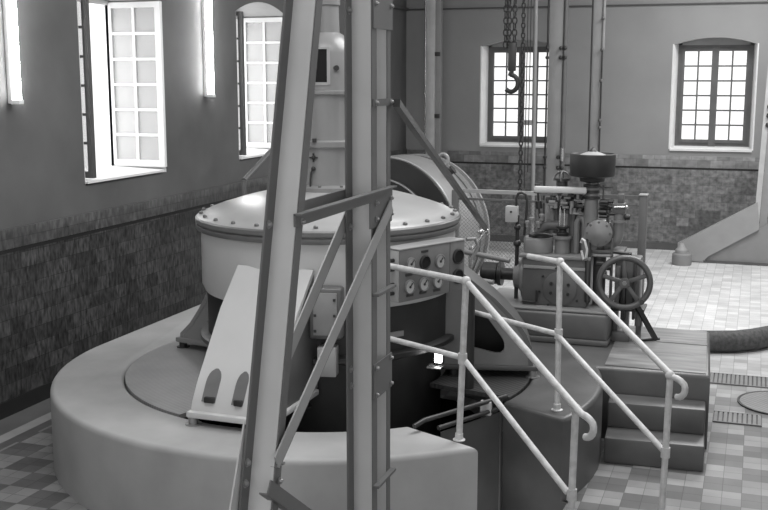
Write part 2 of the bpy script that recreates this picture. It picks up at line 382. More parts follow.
# ------------------------------------------------------------------ fluorescent lamps on the left wall
for k, y in enumerate((6.82, 9.89, 3.75)):  # last lamp is added out of view to light the generator
    z0, z1 = 2.40, 3.72
    t = thing('fluorescent_lamp', ('vertical fluorescent tube lamp cut by the left edge of the picture', 'vertical fluorescent tube lamp on the wall between the two open casement windows', 'added fluorescent tube lamp nearest the camera, unseen outside the left picture edge')[k], 'lamp', (XL, y, z0), 'fluorescent lamps on the left wall')
    build('mounting_batten', MB().box(XL + .001, XL + .045, y - .024, y + .024, z0, z1, .006), 'white', t)
    build('tube', MB().cyl((XL + .075, y, z0 + .03), (XL + .075, y, z1 - .03), .028), 'tube', t)
    for z in (z0 + .012, z1 - .012): build('end_holder', MB().box(XL + .03, XL + .11, y - .03, y + .03, z - .018, z + .018, .006), 'white', t)

# ------------------------------------------------------------------ plinth, pit and plates
C = V((-2.83, 6.95, 0)); cx, cy = C.x, C.y
RP, RI, ZP = 1.94, 1.45, .54
def rad(r, a, z=0): return V((cx + r * cos(radians(a)), cy + r * sin(radians(a)), z))
SL_out, SL_in = (-1.391, 5.617), (-1.93, 5.91)      # left side of the hatch slot
SR_out, SR_in = (-1.027, 6.293), (-1.45, 6.515)     # right side of the slot
aL = math.degrees(atan2(SL_in[1] - cy, SL_in[0] - cx)); rL = hypot(SL_in[0] - cx, SL_in[1] - cy)
def arcs(r, a0, a1, n): return arc(cx, cy, r, a0, a1, n)
outer = [SL_out] + arcs(RP, -46, -180, 40)[0:] + [(cx - RP, 9.0), (-2.3, 9.0)]
inner = [p for p in arcs(RI, 69, 360 + aL, 60)]
pl = thing('generator_plinth', 'pale rounded concrete plinth under the generator, curving across the lower left', 'plinth', (cx, cy, 0))
build('plinth_block', MB().prism(outer + [(-2.3, 8.5)] + inner[1:], ZP, None, .035, 4), 'plinth', pl, 50)
# governor platform: the dark mass right of the slot and the flat platform behind the steps
ar = math.degrees(atan2(SR_in[1] - cy, SR_in[0] - cx))
plat_poly = [SR_in, SR_out] + arcs(RP, -19, 18.5, 14) + [(-.215, 7.57), (-.275, 8.95), (-2.29, 8.95), (-2.29, 8.46)] + arcs(RI, 66, ar + 3, 16)
pf = thing('governor_platform', 'dark concrete platform with a curved front, carrying the governor and handwheel', 'platform', (-1.0, 7.9, 0))
build('platform_block', MB().prism(plat_poly, ZP, None, .03, 3), 'darkcon', pf, 50)
build('worn_top', MB().prism([(-.95, 7.60), (-.245, 7.60), (-.30, 8.92), (-.98, 8.92)], .006, Matrix.Translation((0, 0, ZP - .001))), 'step', pf, label='pale worn patch of the platform top')
build('drain_strip', MB().box(-.66, -.275, 8.42, 8.49, ZP + .004, ZP + .009), 'grate', pf)
st = thing('concrete_steps', 'dark concrete steps leading up to the platform from the tiled floor', 'steps', (-.53, 7.3, 0))
qs = Matrix.Translation((-.215, 7.10, 0)) @ Matrix.Rotation(radians(3), 4, 'Z')
for i, (y0, h) in enumerate(((0, .18), (.235, .36))):
    build('step', MB().box(-.655, 0, y0, .462, (0 if i == 0 else .18), h, .012, 2, qs), 'darkcon', st)
# the pit below
pit = thing('generator_pit', 'black open pit under the generator inside the round plinth', 'pit', (cx, cy, -1.2))
pm = MB(); pm.lathe([(RI - .004, -1.2), (RI - .004, 0.0)], (cx, cy, 0), n=60, cap=False); build('pit_lining', pm, 'pitwall', pit)
build('pit_floor', MB().cyl((cx, cy, -1.22), (cx, cy, -1.2), RI - .004, n=60), 'pitwall', pit)
def deep(name, p, q, parent): 
    o_ = V((.475, .88, 0)) * .022 * (1 if p is SR_in else -1); p, q = V((p[0], p[1], -.6)) + o_, V((q[0], q[1], -.6)) + o_; build(name, MB().bar(p, q, .04, 1.2, (0, 0, 1)), 'darkcon', parent)
deep('hatch_wall', SR_in, (SR_out[0] + .04, SR_out[1] - .02), pit); deep('hatch_wall', SL_in, SL_out, pit)
# chequer plates covering part of the pit
def plate_poly(r0, r1, a0, a1, n=30): return arcs(r1, a0, a1, n) + arcs(r0, a1, a0, n)
T0 = Matrix.Translation((0, 0, ZP - .028))
lp = MB().prism(plate_poly(.84, RI - .006, -108, -232), .03, T0)
cp = solo('chequer_plate', lp, 'plate', 'grey ribbed chequer plate set into the plinth left of the drum', 'floor plate', 'chequer plates around the generator')
rp = MB().prism(plate_poly(.84, RI - .006, -14, 78), .03, T0)
solo('chequer_plate', rp, 'plated', 'floor plate under the right hand bracket of the generator, coloured dark for shade', 'floor plate', 'chequer plates around the generator')

# ------------------------------------------------------------------ the generator
g = thing('generator', 'large pale vertical generator with a domed lid and tall exciter, on the round plinth', 'generator', (cx, cy, ZP))
build('stator', MB().lathe([(.80, -1.15), (.80, .78), (.86, .80), (.86, 1.0), (.86, 1.02), (.865, 1.15)], (cx, cy, 0), n=64), 'dark', g)
R = .895
build('drum', MB().lathe([(.78, 1.115), (R - .06, 1.12), (R - .02, 1.14), (R, 1.185), (R, 1.575), (.8, 1.575)], (cx, cy, 0), n=80), 'cream', g)
build('flange', MB().lathe([(.88, 1.565), (.925, 1.567), (.93, 1.575), (.93, 1.6), (.915, 1.605), (.915, 1.612), (.932, 1.616), (.932, 1.642), (.923, 1.652), (.88, 1.655)], (cx, cy, 0), n=80, cap=False), 'rim', g)
dome = [(.923, 1.648), (.91, 1.662), (.865, 1.672), (.845, 1.69)] + [(r, 1.69 + .16 * (1 - (r / .845) ** 2)) for r in (.75, .65, .55, .45, .36, .28)] + [(.28, 1.86), (.0, 1.86)]
lid = build('domed_lid', MB().lathe(dome, (cx, cy, 0), n=80), 'lid', g)
for i in range(28):
    a = i * 360 / 28 + 4
    if -200 < a - 360 < 20 or a > 300 or a < 60 or 160 < a < 360:
        p = rad(.89, a, 1.665); build('lid_bolt', MB().lathe([(.016, 0), (.016, .014), (.008, .02), (0, .02)], p, n=6), 'rim', lid)
build('bearing_housing', MB().lathe([(.31, 1.82), (.31, 1.855), (.255, 1.87), (.25, 1.9), (.25, 2.125), (.27, 2.13), (.27, 2.15), (.25, 2.155)], (cx, cy, 0), n=48), 'house', g)
for i in range(12): build('housing_bolt', MB().cyl(rad(.287, i * 30 + 10, 1.853), rad(.287, i * 30 + 10, 1.872), .012, n=6), 'rim', g)
build('exciter_body', MB().lathe([(.27, 2.15), (.27, 2.165), (.235, 2.175), (.23, 2.2), (.23, 2.48), (.25, 2.485), (.25, 2.505), (.22, 2.51)], (cx, cy, 0), n=48), 'house', g)
cap = build('brush_housing', MB().lathe([(.215, 2.505), (.21, 2.55), (.205, 2.76), (.17, 2.83), (.11, 2.885), (.085, 2.9), (.08, 3.08), (.09, 3.085), (.09, 3.12), (.075, 3.125), (.075, 3.3), (0, 3.32)], (cx, cy, 0), n=48), 'house', g)
# inspection window of the brush housing, towards the camera and left
aw = -100
def on_cyl(r, a, z): return rad(r, a, z)
wf = MB(); n = 10
def cyl_patch(r0, r1, a0, a1, z0, z1):
    P = []
    for i in range(n + 1):
        a = a0 + (a1 - a0) * i / n
        P += [rad(r1, a, z0), rad(r1, a, z1), rad(r0, a, z1), rad(r0, a, z0)]
    F = []
    for i in range(n):
        for k in range(4): F.append((i * 4 + k, i * 4 + (k + 1) % 4, i * 4 + 4 + (k + 1) % 4, i * 4 + 4 + k))
    F += [(0, 1, 2, 3), (4 * n, 4 * n + 1, 4 * n + 2, 4 * n + 3)]
    return P, F
build('inspection_opening', MB().add(*cyl_patch(.19, .2105, -150, -68, 2.565, 2.785)), 'hole', cap, label='black inspection opening with a glint inside')
for (a0, a1, z0, z1) in ((-154, -149, 2.55, 2.80), (-69, -63, 2.55, 2.80), (-150, -68, 2.545, 2.565), (-150, -68, 2.785, 2.80)):
    build('opening_frame', MB().add(*cyl_patch(.2, .216, a0, a1, z0, z1)), 'lid', cap)
build('brush_holder', MB().ball(rad(.213, -92, 2.665), .022, n=12), 'steel', cap)
build('side_screw', MB().cyl(rad(.2, -52, 2.66), rad(.225, -52, 2.66), .018), 'iron', cap)
build('neck_seam', MB().bar(rad(.083, -100, 2.9), rad(.081, -100, 3.08), .006, .006, (0, 1, 0)), 'rim', cap)
# small cock and pipe on the housing
ck = MB(); p = rad(.255, -91, 2.06); ck.bar(p - V((.03, 0, 0)), p + V((.03, 0, 0)), .01, .01); ck.bar(p - V((0, 0, .03)), p + V((0, 0, .03)), .01, .01, (0, 1, 0)); ck.ball(p, .016)
ck.ball(rad(.26, -91, 1.985), .016); ck.tube([rad(.262, -91, 1.985), rad(.27, -94, 1.96), rad(.272, -95, 1.88), rad(.272, -95, 1.86)], .006)
build('drain_cock', ck, 'iron', g)
build('lid_hook', MB().cyl(rad(.27, -88, 2.165), rad(.27, -88, 2.19), .015), 'iron', g)

def leg(a, prof, wb_, m, holes, q0=0.0):
    """bracket standing out from the drum: local frame e (outward), s (sideways)"""
    e = V((cos(radians(a)), sin(radians(a)), 0)); s = V((-e.y, e.x, 0)); c0 = V((cx, cy, 0)) + s * q0
    P = lambda r, q, z: c0 + e * r + s * q + V((0, 0, z))
    h = wb_ / 2; zb = ZP + .085
    prof = prof + [(prof[-1][0] + .004, zb)]; rb = prof[-1][0]; rt, ztop = prof[0]
    root = build('bracket', MB(), 'gov' if holes == 'side' else m, g)
    web_m = {'front': ('gov', 'cream'), 'side': ('dark', m)}.get(holes, (m, m))  # dark webs carry the shade beside and inside the brackets in their colour
    me = root.data; b = MB(); bm = b.bm
    # outer sloped plate with two side plates, open below at the back
    t = .03
    for (sg) in (-1, 1):
        poly = [(r - .014, z - .006) for r, z in prof[:-1]] + [(rb - .014, zb), (rt - .06, zb), (rt - .06, ztop - .006)]
        fr = Matrix((e, V((0, 0, 1)), s)).transposed().to_4x4(); fr.translation = c0 + s * (sg * (h - t / 2) - t / 2)
        wbm = MB()
        if holes == 'side' and sg < 0:
            # side plate with a rounded three-cornered opening: ring of quads between outline and hole
            hole = [(.975, .975), (1.0, 1.005), (1.05, 1.015), (1.10, .995), (1.235, .815), (1.25, .77), (1.245, .73), (1.22, .708), (1.18, .708), (1.0, .752), (.975, .775), (.965, .88)]
            cpt = (1.08, .85)
            def ray_out(an):
                d = (cos(an), sin(an)); best = None
                for i in range(len(poly)):
                    x1, y1 = poly[i]; x2, y2 = poly[(i + 1) % len(poly)]
                    ex, ey = x2 - x1, y2 - y1; den = d[0] * ey - d[1] * ex
                    if abs(den) < 1e-9: continue
                    tt = ((x1 - cpt[0]) * ey - (y1 - cpt[1]) * ex) / den; uu = ((x1 - cpt[0]) * d[1] - (y1 - cpt[1]) * d[0]) / den
                    if tt > 0 and -1e-6 <= uu <= 1 + 1e-6 and (best is None or tt < best): best = tt
                return (cpt[0] + d[0] * best, cpt[1] + d[1] * best)
            angs = sorted({round(atan2(p[1] - cpt[1], p[0] - cpt[0]), 5) for p in poly} | {round(-pi + 2 * pi * i / 48, 5) for i in range(48)})
            hp = sorted([(atan2(p[1] - cpt[1], p[0] - cpt[0]), hypot(p[0] - cpt[0], p[1] - cpt[1])) for p in hole])
            def rh(an):
                L = hp[-1:] and [(hp[-1][0] - 2 * pi, hp[-1][1])] + hp + [(hp[0][0] + 2 * pi, hp[0][1])]
                for (a_, r_), (b_, q_) in zip(L, L[1:]):
                    if a_ <= an <= b_:
                        p1 = (r_ * cos(a_), r_ * sin(a_)); p2 = (q_ * cos(b_), q_ * sin(b_))
                        ex, ey = p2[0] - p1[0], p2[1] - p1[1]; d = (cos(an), sin(an)); den = d[0] * ey - d[1] * ex
                        return (p1[0] * ey - p1[1] * ex) / den if abs(den) > 1e-9 else r_
            pts = []; F = []
            for an in angs:
                o_ = ray_out(an); r_ = rh(an); i_ = (cpt[0] + r_ * cos(an), cpt[1] + r_ * sin(an))
                for zz in (0, t):
                    pts.append(fr @ V((o_[0], o_[1], zz))); pts.append(fr @ V((i_[0], i_[1], zz)))
            N = len(angs)
            for i in range(N):
                A, B = i * 4, ((i + 1) % N) * 4
                F += [(A, B, B + 1, A + 1), (A + 2, A + 3, B + 3, B + 2), (A, A + 2, B + 2, B), (A + 1, B + 1, B + 3, A + 3)]
            wbm.add(pts, F)
        else:
            wbm.prism(poly, t, fr)
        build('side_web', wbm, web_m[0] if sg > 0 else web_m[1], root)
    # outer plate following the profile
    wq = h + .004
    P4 = []
    for r, z in prof: P4 += [P(r, -wq, z), P(r, wq, z), P(r - .03, wq, z - .01), P(r - .03, -wq, z - .01)]
    F = []
    for i in range(len(prof) - 1):
        for k in range(4): F.append((i * 4 + k, i * 4 + (k + 1) % 4, i * 4 + 4 + (k + 1) % 4, i * 4 + 4 + k))
    b.add(P4, F)
    b.bm.transform(Matrix.Translation(-ROOT[g.name])); b.bm.to_mesh(me); b.bm.free()
    for p in me.polygons: p.use_smooth = True
    me.set_sharp_from_angle(angle=radians(30))
    fo = MB(); fr = Matrix((e, s, V((0, 0, 1)))).transposed().to_4x4(); fr.translation = c0
    fo.box(rt - .04, rb + .035, -h - .02, h + .02, ZP + .048, zb, .008, 2, fr); build('foot_flange', fo, m if holes != 'side' else 'darkcon', root)
    if holes == 'front':
        for q, w_ in ((-.60, .046), (.14, .038)):
            zc = zb + .10; pts = []
            # arched pocket seen in the outer plate, a slightly proud patch with the hole's shade in its colour
            d0 = V((0, 0, 1)); pr = [(-w_, 0), (w_, 0), (w_, .12)] + [(w_ * cos(pi * i / 8), .12 + .06 * sin(pi * i / 8)) for i in range(1, 8)] + [(-w_, .12)]
            # plate direction between the two lower profile points
            def onface(u, v):
                z = zb + .055 + v
                for (ra, za), (rc, zc) in zip(prof, prof[1:]):
                    if zc <= z <= za: return ra + (rc - ra) * (z - za) / (zc - za), z
                return rb, z
            N = 12; pk = MB(); vs = []; F = []
            for j in range(N + 1):
                v = .175 * j / N; hw_ = w_ if v < .11 else w_ * sqrt(max(0, 1 - ((v - .11) / .066) ** 2))
                for du, dz in ((-hw_, 0), (hw_, 0)):
                    r, z = onface(0, v); vs.append(P(r + .004, q * h + du, z + .003))
            for j in range(N + 1):
                for du in (0, 1): vs.append(vs[2 * j + du] - e * .03)
            K = 2 * (N + 1)
            for j in range(N):
                F += [(2 * j, 2 * j + 1, 2 * j + 3, 2 * j + 2), (K + 2 * j, K + 2 * j + 2, K + 2 * j + 3, K + 2 * j + 1), (2 * j, 2 * j + 2, K + 2 * j + 2, K + 2 * j), (2 * j + 1, K + 2 * j + 1, K + 2 * j + 3, 2 * j + 3)]
            F += [(0, K, K + 1, 1), (2 * N, 2 * N + 1, K + 2 * N + 1, K + 2 * N)]
            pk.add(vs, F)
            build('bolt_pocket', pk, 'rim', root)
            r, z = onface(0, .0); nb = P(r + .004, q * h + .01, z + .0)
            build('pocket_nut', MB().box(nb.x - w_ * .7, nb.x + w_ * .7, nb.y - .012, nb.y + .012, nb.z, nb.z + .035, .004), 'dark', root)
    for q in (-h + .01, h - .03):
        for rr in (rb + .0, rt + .1):
            p = P(rr, q, ZP); build('levelling_bolt', MB().lathe([(.05, .0), (.05, .008), (.03, .008), (.03, .05)], p, n=16), 'bolt' if rr > 1.3 else 'dark', root)
    return root
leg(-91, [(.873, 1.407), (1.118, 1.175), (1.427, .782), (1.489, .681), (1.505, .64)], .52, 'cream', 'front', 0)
leg(14, [(.80, 1.37), (.973, 1.256), (1.182, 1.093), (1.336, .935), (1.40, .841), (1.435, .752), (1.444, .65)], .38, 'fin', 'side')
leg(167, [(.86, 1.3), (.95, 1.05), (1.06, .88), (1.16, .75), (1.26, .66)], .40, 'fin', None)
leg(78, [(.80, 1.37), (.973, 1.256), (1.182, 1.093), (1.336, .935), (1.435, .752), (1.444, .65)], .38, 'fin', None)
# name plate and conduit under the drum
p0 = rad(.866, -42, 1.0)
build('name_plate', MB().add(*cyl_patch(.842, .868, -48, -34, .93, .965)), 'mid', g, label='small pale plate on the dark stator')
build('stator_ring', MB().lathe([(.80, .79), (.90, .79), (.92, .80), (.92, .83), (.90, .84), (.80, .84)], (cx, cy, 0), n=64, cap=False), 'iron', g)
build('conduit', MB().cyl((-1.735, 6.72, .50), (-1.735, 6.72, 1.24), .035), 'dark', g)
# cable box left of the trestle column
bx = rad(.955, -71); q = Matrix.Translation(bx) @ Matrix.Rotation(radians(12), 4, 'Z')
cb = build('terminal_box', MB().box(-.07, .14, -.05, .06, .98, 1.31, .02, 3, q), 'gov', g)
build('terminal_cover', MB().box(-.04, .11, -.062, -.05, 1.01, 1.28, .004, 2, q), 'mid', cb)
for i in range(3):
    for x in (-.028, .095): build('cover_screw', MB().box(x - .008, x + .008, -.07, -.06, 1.03 + i * .1, 1.046 + i * .1, 0, 2, q), 'iron', cb)
build('junction_box', MB().box(-.02, .10, -.05, .05, .74, .93, .006, 2, q), 'lid', g)

# light burning under the drum
lamp = thing('pit_lamp', 'small glowing bulkhead lamp in the dark under the generator', 'lamp', (-1.905, 6.58, .70))
build('lamp_body', MB().box(-1.94, -1.88, 6.60, 6.64, .72, .83, .006), 'iron', lamp)
build('lamp_glass', MB().box(-1.935, -1.885, 6.575, 6.60, .735, .81, .008), 'bulb', lamp)
build('lamp_ledge', MB().box(-1.98, -1.88, 6.54, 6.64, .700, .712, .003), 'steel', lamp)

# ------------------------------------------------------------------ instrument panel
A0, A1 = V((-2.02, 6.1, 0)), V((-1.755, 6.65, 0)); ux = (A1 - A0).normalized(); un = V((ux.y, -ux.x, 0)); Lp = (A1 - A0).length
pn = thing('instrument_panel', 'grey instrument cabinet with round dials fixed to the generator drum behind the railing', 'control panel', (-1.9, 6.38, 1.24))
fr = Matrix((ux, -un, V((0, 0, 1)))).transposed().to_4x4(); fr.translation = A0
build('cabinet', MB().box(0, Lp - .145, 0, .13, 1.228, 1.555, .006, 2, fr), 'panel', pn)
build('end_cabinet', MB().box(Lp - .143, Lp, 0, .13, 1.228, 1.555, .006, 2, fr), 'panel', pn)
build('side_cheek', MB().box(-.008, 0, .004, .13, 1.233, 1.55, .002, 2, fr), 'panels', pn, label='pale side of the cabinet')
build('top_cover', MB().box(-.006, Lp + .004, -.004, .135, 1.555, 1.563, .002, 2, fr), 'lid', pn)
def gauge(u, z, r, blank=False):
    c = fr @ V((u, 0, z))
    o = build('gauge' if not blank else 'blind_gauge', MB().lathe([(r, 0), (r, .012), (r * .86, .016), (r * .8, .008), (0, .008)], c, un, n=28), 'rim' if not blank else 'iron', pn)
    build('dial', MB().lathe([(r * .8, .007), (r * .8, .010), (0, .010)], c, un, n=28), 'dial' if not blank else 'hole', o)
    if not blank:
        build('needle', MB().bar(c + un * .0125 + V((0, 0, .0)), c + un * .0125 + ux * r * .45 + V((0, 0, r * .5)), .006, .003, un), 'ink', o)
        build('needle_hub', MB().cyl(c + un * .010, c + un * .015, r * .18), 'ink', o)
    return o
gauge(.095, 1.46, .042); gauge(.225, 1.455, .046, True); gauge(.365, 1.445, .046)
gauge(.085, 1.318, .046); gauge(.215, 1.318, .046); gauge(.345, 1.318, .046)
gauge(Lp - .07, 1.455, .05, True); gauge(Lp - .07, 1.325, .05, True)
for u, z in ((.225, 1.525), (.08, 1.395), (.09, 1.265), (.21, 1.265), (.34, 1.262), (.215, 1.392)):
    c = fr @ V((u, -.003, z)); build('label_strip', MB().bar(c - ux * .03, c + ux * .03, .004, .016, (0, 0, 1)), 'iron', pn)
for z in (1.49, 1.34):
    for k in range(3):
        c = fr @ V((-.006, .045 + (k % 2) * .04, z - k * .028)); build('switch', MB().cyl(c, c - ux * .03, .012), 'iron', pn)
for u in (.1, .45): build('support_arm', MB().box(u - .02, u + .02, .12, .30, 1.30, 1.34, 0, 2, fr), 'dark', pn)

# ------------------------------------------------------------------ steel trestle in the foreground
tr = thing('steel_trestle', 'tall riveted steel trestle with a leaning leg and an upright column in the foreground', 'trestle', (-1.58, 3.9, 0))
ZT = 4.6
def ly(z): return 3.194 + .256 * (z - 1.1)
def leg_pt(x, dy, z): return V((x, ly(z) + dy, z))
aY = V((0, 1, -.256)).normalized()
lg = build('leaning_leg', MB().bar(leg_pt(-1.575, 0, 0), leg_pt(-1.575, 0, ZT), .092, .008, aY), 'tower', tr)
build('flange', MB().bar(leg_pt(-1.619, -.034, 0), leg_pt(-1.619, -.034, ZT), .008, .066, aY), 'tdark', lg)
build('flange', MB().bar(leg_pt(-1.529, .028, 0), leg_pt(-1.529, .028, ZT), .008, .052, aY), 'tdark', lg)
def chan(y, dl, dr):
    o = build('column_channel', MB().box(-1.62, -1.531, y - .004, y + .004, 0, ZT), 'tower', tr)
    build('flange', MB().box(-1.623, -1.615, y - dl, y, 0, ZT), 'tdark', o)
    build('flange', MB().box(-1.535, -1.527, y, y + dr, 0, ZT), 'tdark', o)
chan(4.24, .07, .06); chan(4.435, .05, .045)
def bolt(p, d, r=.011, parent=tr): build('bolt', MB().lathe([(r * 1.5, 0), (r * 1.5, .002), (r, .003), (r, .008), (r * .6, .013), (0, .014)], p, d, n=10), 'bolt', parent)
X1 = -1.523
# ties
ti = build('tie_angle', MB().box(X1 - .004, X1 + .004, 3.42, 4.485, 2.077, 2.122).box(X1 - .004, X1 + .026, 3.42, 4.485, 2.118, 2.124), 'tdark', tr)
build('tie_angle', MB().box(-1.634, -1.626, 3.42, 4.52, 2.085, 2.132), 'tdark', tr)
# gussets and battens on the column
build('gusset', MB().box(-1.5265, -1.521, 4.20, 4.485, 1.965, 2.10), 'tdark', tr)
build('batten', MB().box(-1.5265, -1.519, 4.245, 4.485, 2.478, 2.508), 'tdark', tr)
build('batten', MB().box(-1.5265, -1.519, 4.245, 4.485, 2.80, 3.05), 'tdark', tr)
for z in (1.665, .795): build('lacing_bar', MB().box(-1.5265, -1.50, 4.245, 4.485, z, z + .012), 'tdark', tr)
fz = Matrix(((0, 0, 1, -1.5265), (1, 0, 0, 0), (0, 1, 0, 0), (0, 0, 0, 1)))
build('gusset', MB().prism([(4.245, 1.20), (4.485, 1.20), (4.485, 1.36), (4.245, 1.36)], .006, fz), 'tdark', tr)
# braces
def brace(name, x, y0, z0, y1, z1, w, m='bracep'):
    p0, p1 = V((x, y0, z0)), V((x, y1, z1)); a = (p1 - p0).normalized(); up = V((0, -a.z, a.y))
    o = build(name, MB().bar(p0, p1, .006, w, up), m, tr)
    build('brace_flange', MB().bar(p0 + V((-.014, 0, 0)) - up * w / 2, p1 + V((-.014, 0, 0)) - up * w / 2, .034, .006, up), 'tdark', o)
    return o
brace('brace', -1.512, 3.215, 1.28, 4.45, 2.04, .06)
brace('brace', -1.63, 3.40, 1.43, 4.45, 2.19, .066)
brace('brace', -1.512, 3.15, 1.215, 4.47, .28, .05, 'tdark')
for z in (2.085, 1.275, 1.205): bolt(leg_pt(-1.615, -.045, z), (1, 0, 0))
for z in (2.09, 1.262, 1.20): bolt(V((-1.519, ly(z) + .03, z)), (1, 0, 0), .009)
for z in (2.06, 1.97, 1.345, 1.27, 2.87): bolt(V((-1.615, 4.205, z)), (1, 0, 0))
for z in (2.07, 2.0, 1.34, 1.22, 2.493, 2.9):
    bolt(V((-1.519, 4.27, z)), (1, 0, 0), .008); bolt(V((-1.519, 4.465, z)), (1, 0, 0), .008)
build('leg_gusset', MB().prism([(3.02, 1.0), (3.205, 1.42), (3.205, 1.0)], .006, Matrix(((0, 0, 1, -1.632), (1, 0, 0, 0), (0, 1, 0, 0), (0, 0, 0, 1)))), 'tower', tr)
build('base_plate', MB().box(-1.68, -1.47, 2.80, 3.05, 0, .015), 'tdark', tr); build('base_plate', MB().box(-1.70, -1.45, 4.12, 4.58, 0, .015), 'tdark', tr)
# long stay bar running from the trestle to the machine guard
solo('stay_bar', MB().bar((-1.495, 4.47, 2.487), (-2.09, 8.6, 1.352), .030, .034), 'iron', 'dark diagonal stay bar running from the trestle column down past the dark disc', 'stay bar')

# ------------------------------------------------------------------ handrails
def handrail(label, pts_top, pts_mid, posts, hook):
    t = thing('handrail', label, 'handrail', posts[0][0], 'white pipe handrails')
    build('top_rail', MB().tube(pts_top + hook, .0185, 12), 'rail', t); build('middle_rail', MB().tube(pts_mid, .0175, 12), 'rail', t)
    for (b, tp, zm) in posts:
        b, tp = V(b), V(tp); o = build('post', MB().cyl(b, tp, .0185), 'rail', t)
        mpt = b + (tp - b) * ((zm - b.z) / (tp.z - b.z))
        build('fitting', MB().ball(tp, .028, (1, 1, 1)), 'rail', o); build('fitting', MB().cyl(mpt - V((0, 0, .03)), mpt + V((0, 0, .03)), .026), 'rail', o)
        build('post_foot', MB().lathe([(.036, 0), (.036, .005), (.024, .01), (.023, .04), (.0185, .045)], b, n=16), 'rail', o)
    return t
def hook(p, d):
    d = V(d).normalized(); p = V(p); side = V((d.x, d.y, 0)).normalized(); out = []
    for i in range(1, 10):
        th = pi * i / 9
        out.append(p + side * (.055 * sin(th) + .03 * min(1, i / 3)) + V((0, 0, -.055 * (1 - cos(th)))))
    return out
d1 = V((-.70, 5.08, .945)) - V((-1.485, 5.661, 1.48))
handrail('white pipe handrail nearest the camera, its near post standing on the pale plinth', [V((-2.30, 6.14, 1.475)), V((-1.50, 5.67, 1.48)), V((-1.485, 5.661, 1.48)), V((-.745, 5.12, .955))],
         [V((-2.30, 6.15, 1.02)), V((-1.505, 5.69, 1.03)), V((-.815, 5.21, .50))],
         [((-1.523, 5.696, .54), (-1.485, 5.661, 1.48), 1.03), ((-.80, 5.20, 0), (-.785, 5.19, .955), .50)], hook((-.745, 5.12, .955), d1))
d2 = V((-.37, 5.99, .94)) - V((-1.099, 6.45, 1.48))
handrail('white pipe handrail on the right, its upper post standing on the dark platform', [V((-1.325, 6.60, 1.48)), V((-1.115, 6.46, 1.48)), V((-1.099, 6.45, 1.48)), V((-.37, 5.97, .95))],
         [V((-1.76, 6.86, 1.035)), V((-1.11, 6.44, 1.03)), V((-.395, 5.99, .50))],
         [((-1.09, 6.44, .54), (-1.099, 6.45, 1.48), 1.03), ((-.40, 6.0, 0), (-.385, 5.98, .955), .50)], hook((-.37, 5.97, .95), d2))
# low guard across the hatch slot
lgd = thing('pit_guard', 'low dark double pipe guard with a sheet panel closing the hatch slot in the plinth', 'guard', (-1.6, 6.1, 0))
e0, e1 = V((-1.765, 5.80, .60)), V((-1.43, 6.40, .60))
build('top_rail', MB().tube([e0 + (e0 - e1) * .12 + V((0, 0, -.02)), e0, e1, e1 + (e1 - e0) * .05], .015), 'iron', lgd)
build('lower_rail', MB().tube([e0 + V((.07, .06, -.06)), e1 + V((0, 0, -.065))], .014), 'iron', lgd)
for f in (.45, .97):
    p = e0 + (e1 - e0) * f; build('stanchion', MB().cyl(V((p.x, p.y, -.5 if f > .9 else .52)), V((p.x, p.y, .60)), .014), 'iron', lgd)
build('sheet_panel', MB().bar(V((e0.x + .08, e0.y + .08, .01)), V((e1.x, e1.y, .01)), .008, 1.0, (0, 0, 1)), 'sheet', lgd)
build('lamp_block', MB().box(-1.545, -1.475, 6.27, 6.31, .51, .60, .005), 'box', lgd, label='small pale block behind the guard')

# ------------------------------------------------------------------ steps side things: floor covers and hose
mh = thing('manhole_cover', 'round ribbed iron manhole cover in the tiled floor at the right edge', 'manhole cover', (.31, 8.87, 0))
build('cover', MB().cyl((.31, 8.87, .001), (.31, 8.87, .010), .325, n=48), 'cover', mh)
build('rim', MB().lathe([(.328, .001), (.345, .001), (.345, .011), (.328, .011), (.328, .001)], (.31, 8.87, 0), n=48, cap=False), 'iron', mh)
def grate(label, x0, x1, y0, y1):
    t = thing('floor_grate', label, 'floor grate', ((x0 + x1) / 2, (y0 + y1) / 2, 0), 'iron floor grates')
    build('tray', MB().box(x0, x1, y0, y1, .0008, .004), 'iron', t)
    n = int((x1 - x0) / .035); m = MB()
    for i in range(n): x = x0 + (i + .5) * (x1 - x0) / n; m.box(x - .012, x + .012, y0 + .01, y1 - .01, .003, .010)
    m.box(x0, x1, y0, y0 + .012, .003, .011); m.box(x0, x1, y1 - .012, y1, .003, .011)
    build('bars', m, 'grate', t)
grate('long iron floor grate behind the manhole cover, beside the hose', -.275, .9, 9.30, 9.63)
grate('short iron floor grate in front of the manhole cover, beside the steps', -.20, .155, 8.22, 8.49)
hp = [(-.50, 10.36), (-.306, 10.41), (-.09, 10.49), (.06, 10.62), (.21, 10.80), (.4, 11.0), (.8, 11.3), (1.6, 11.6), (3.0, 11.7)]
hm = MB(); P3 = []
for i in range(len(hp) - 1):
    for k in range(6):
        f = k / 6; P3.append((hp[i][0] * (1 - f) + hp[i + 1][0] * f, hp[i][1] * (1 - f) + hp[i + 1][1] * f, .105))
hm.tube(P3, .104, 18); solo('rubber_hose', hm, 'hose', 'thick dark hose lying on the tiled floor beside the platform', 'hose')

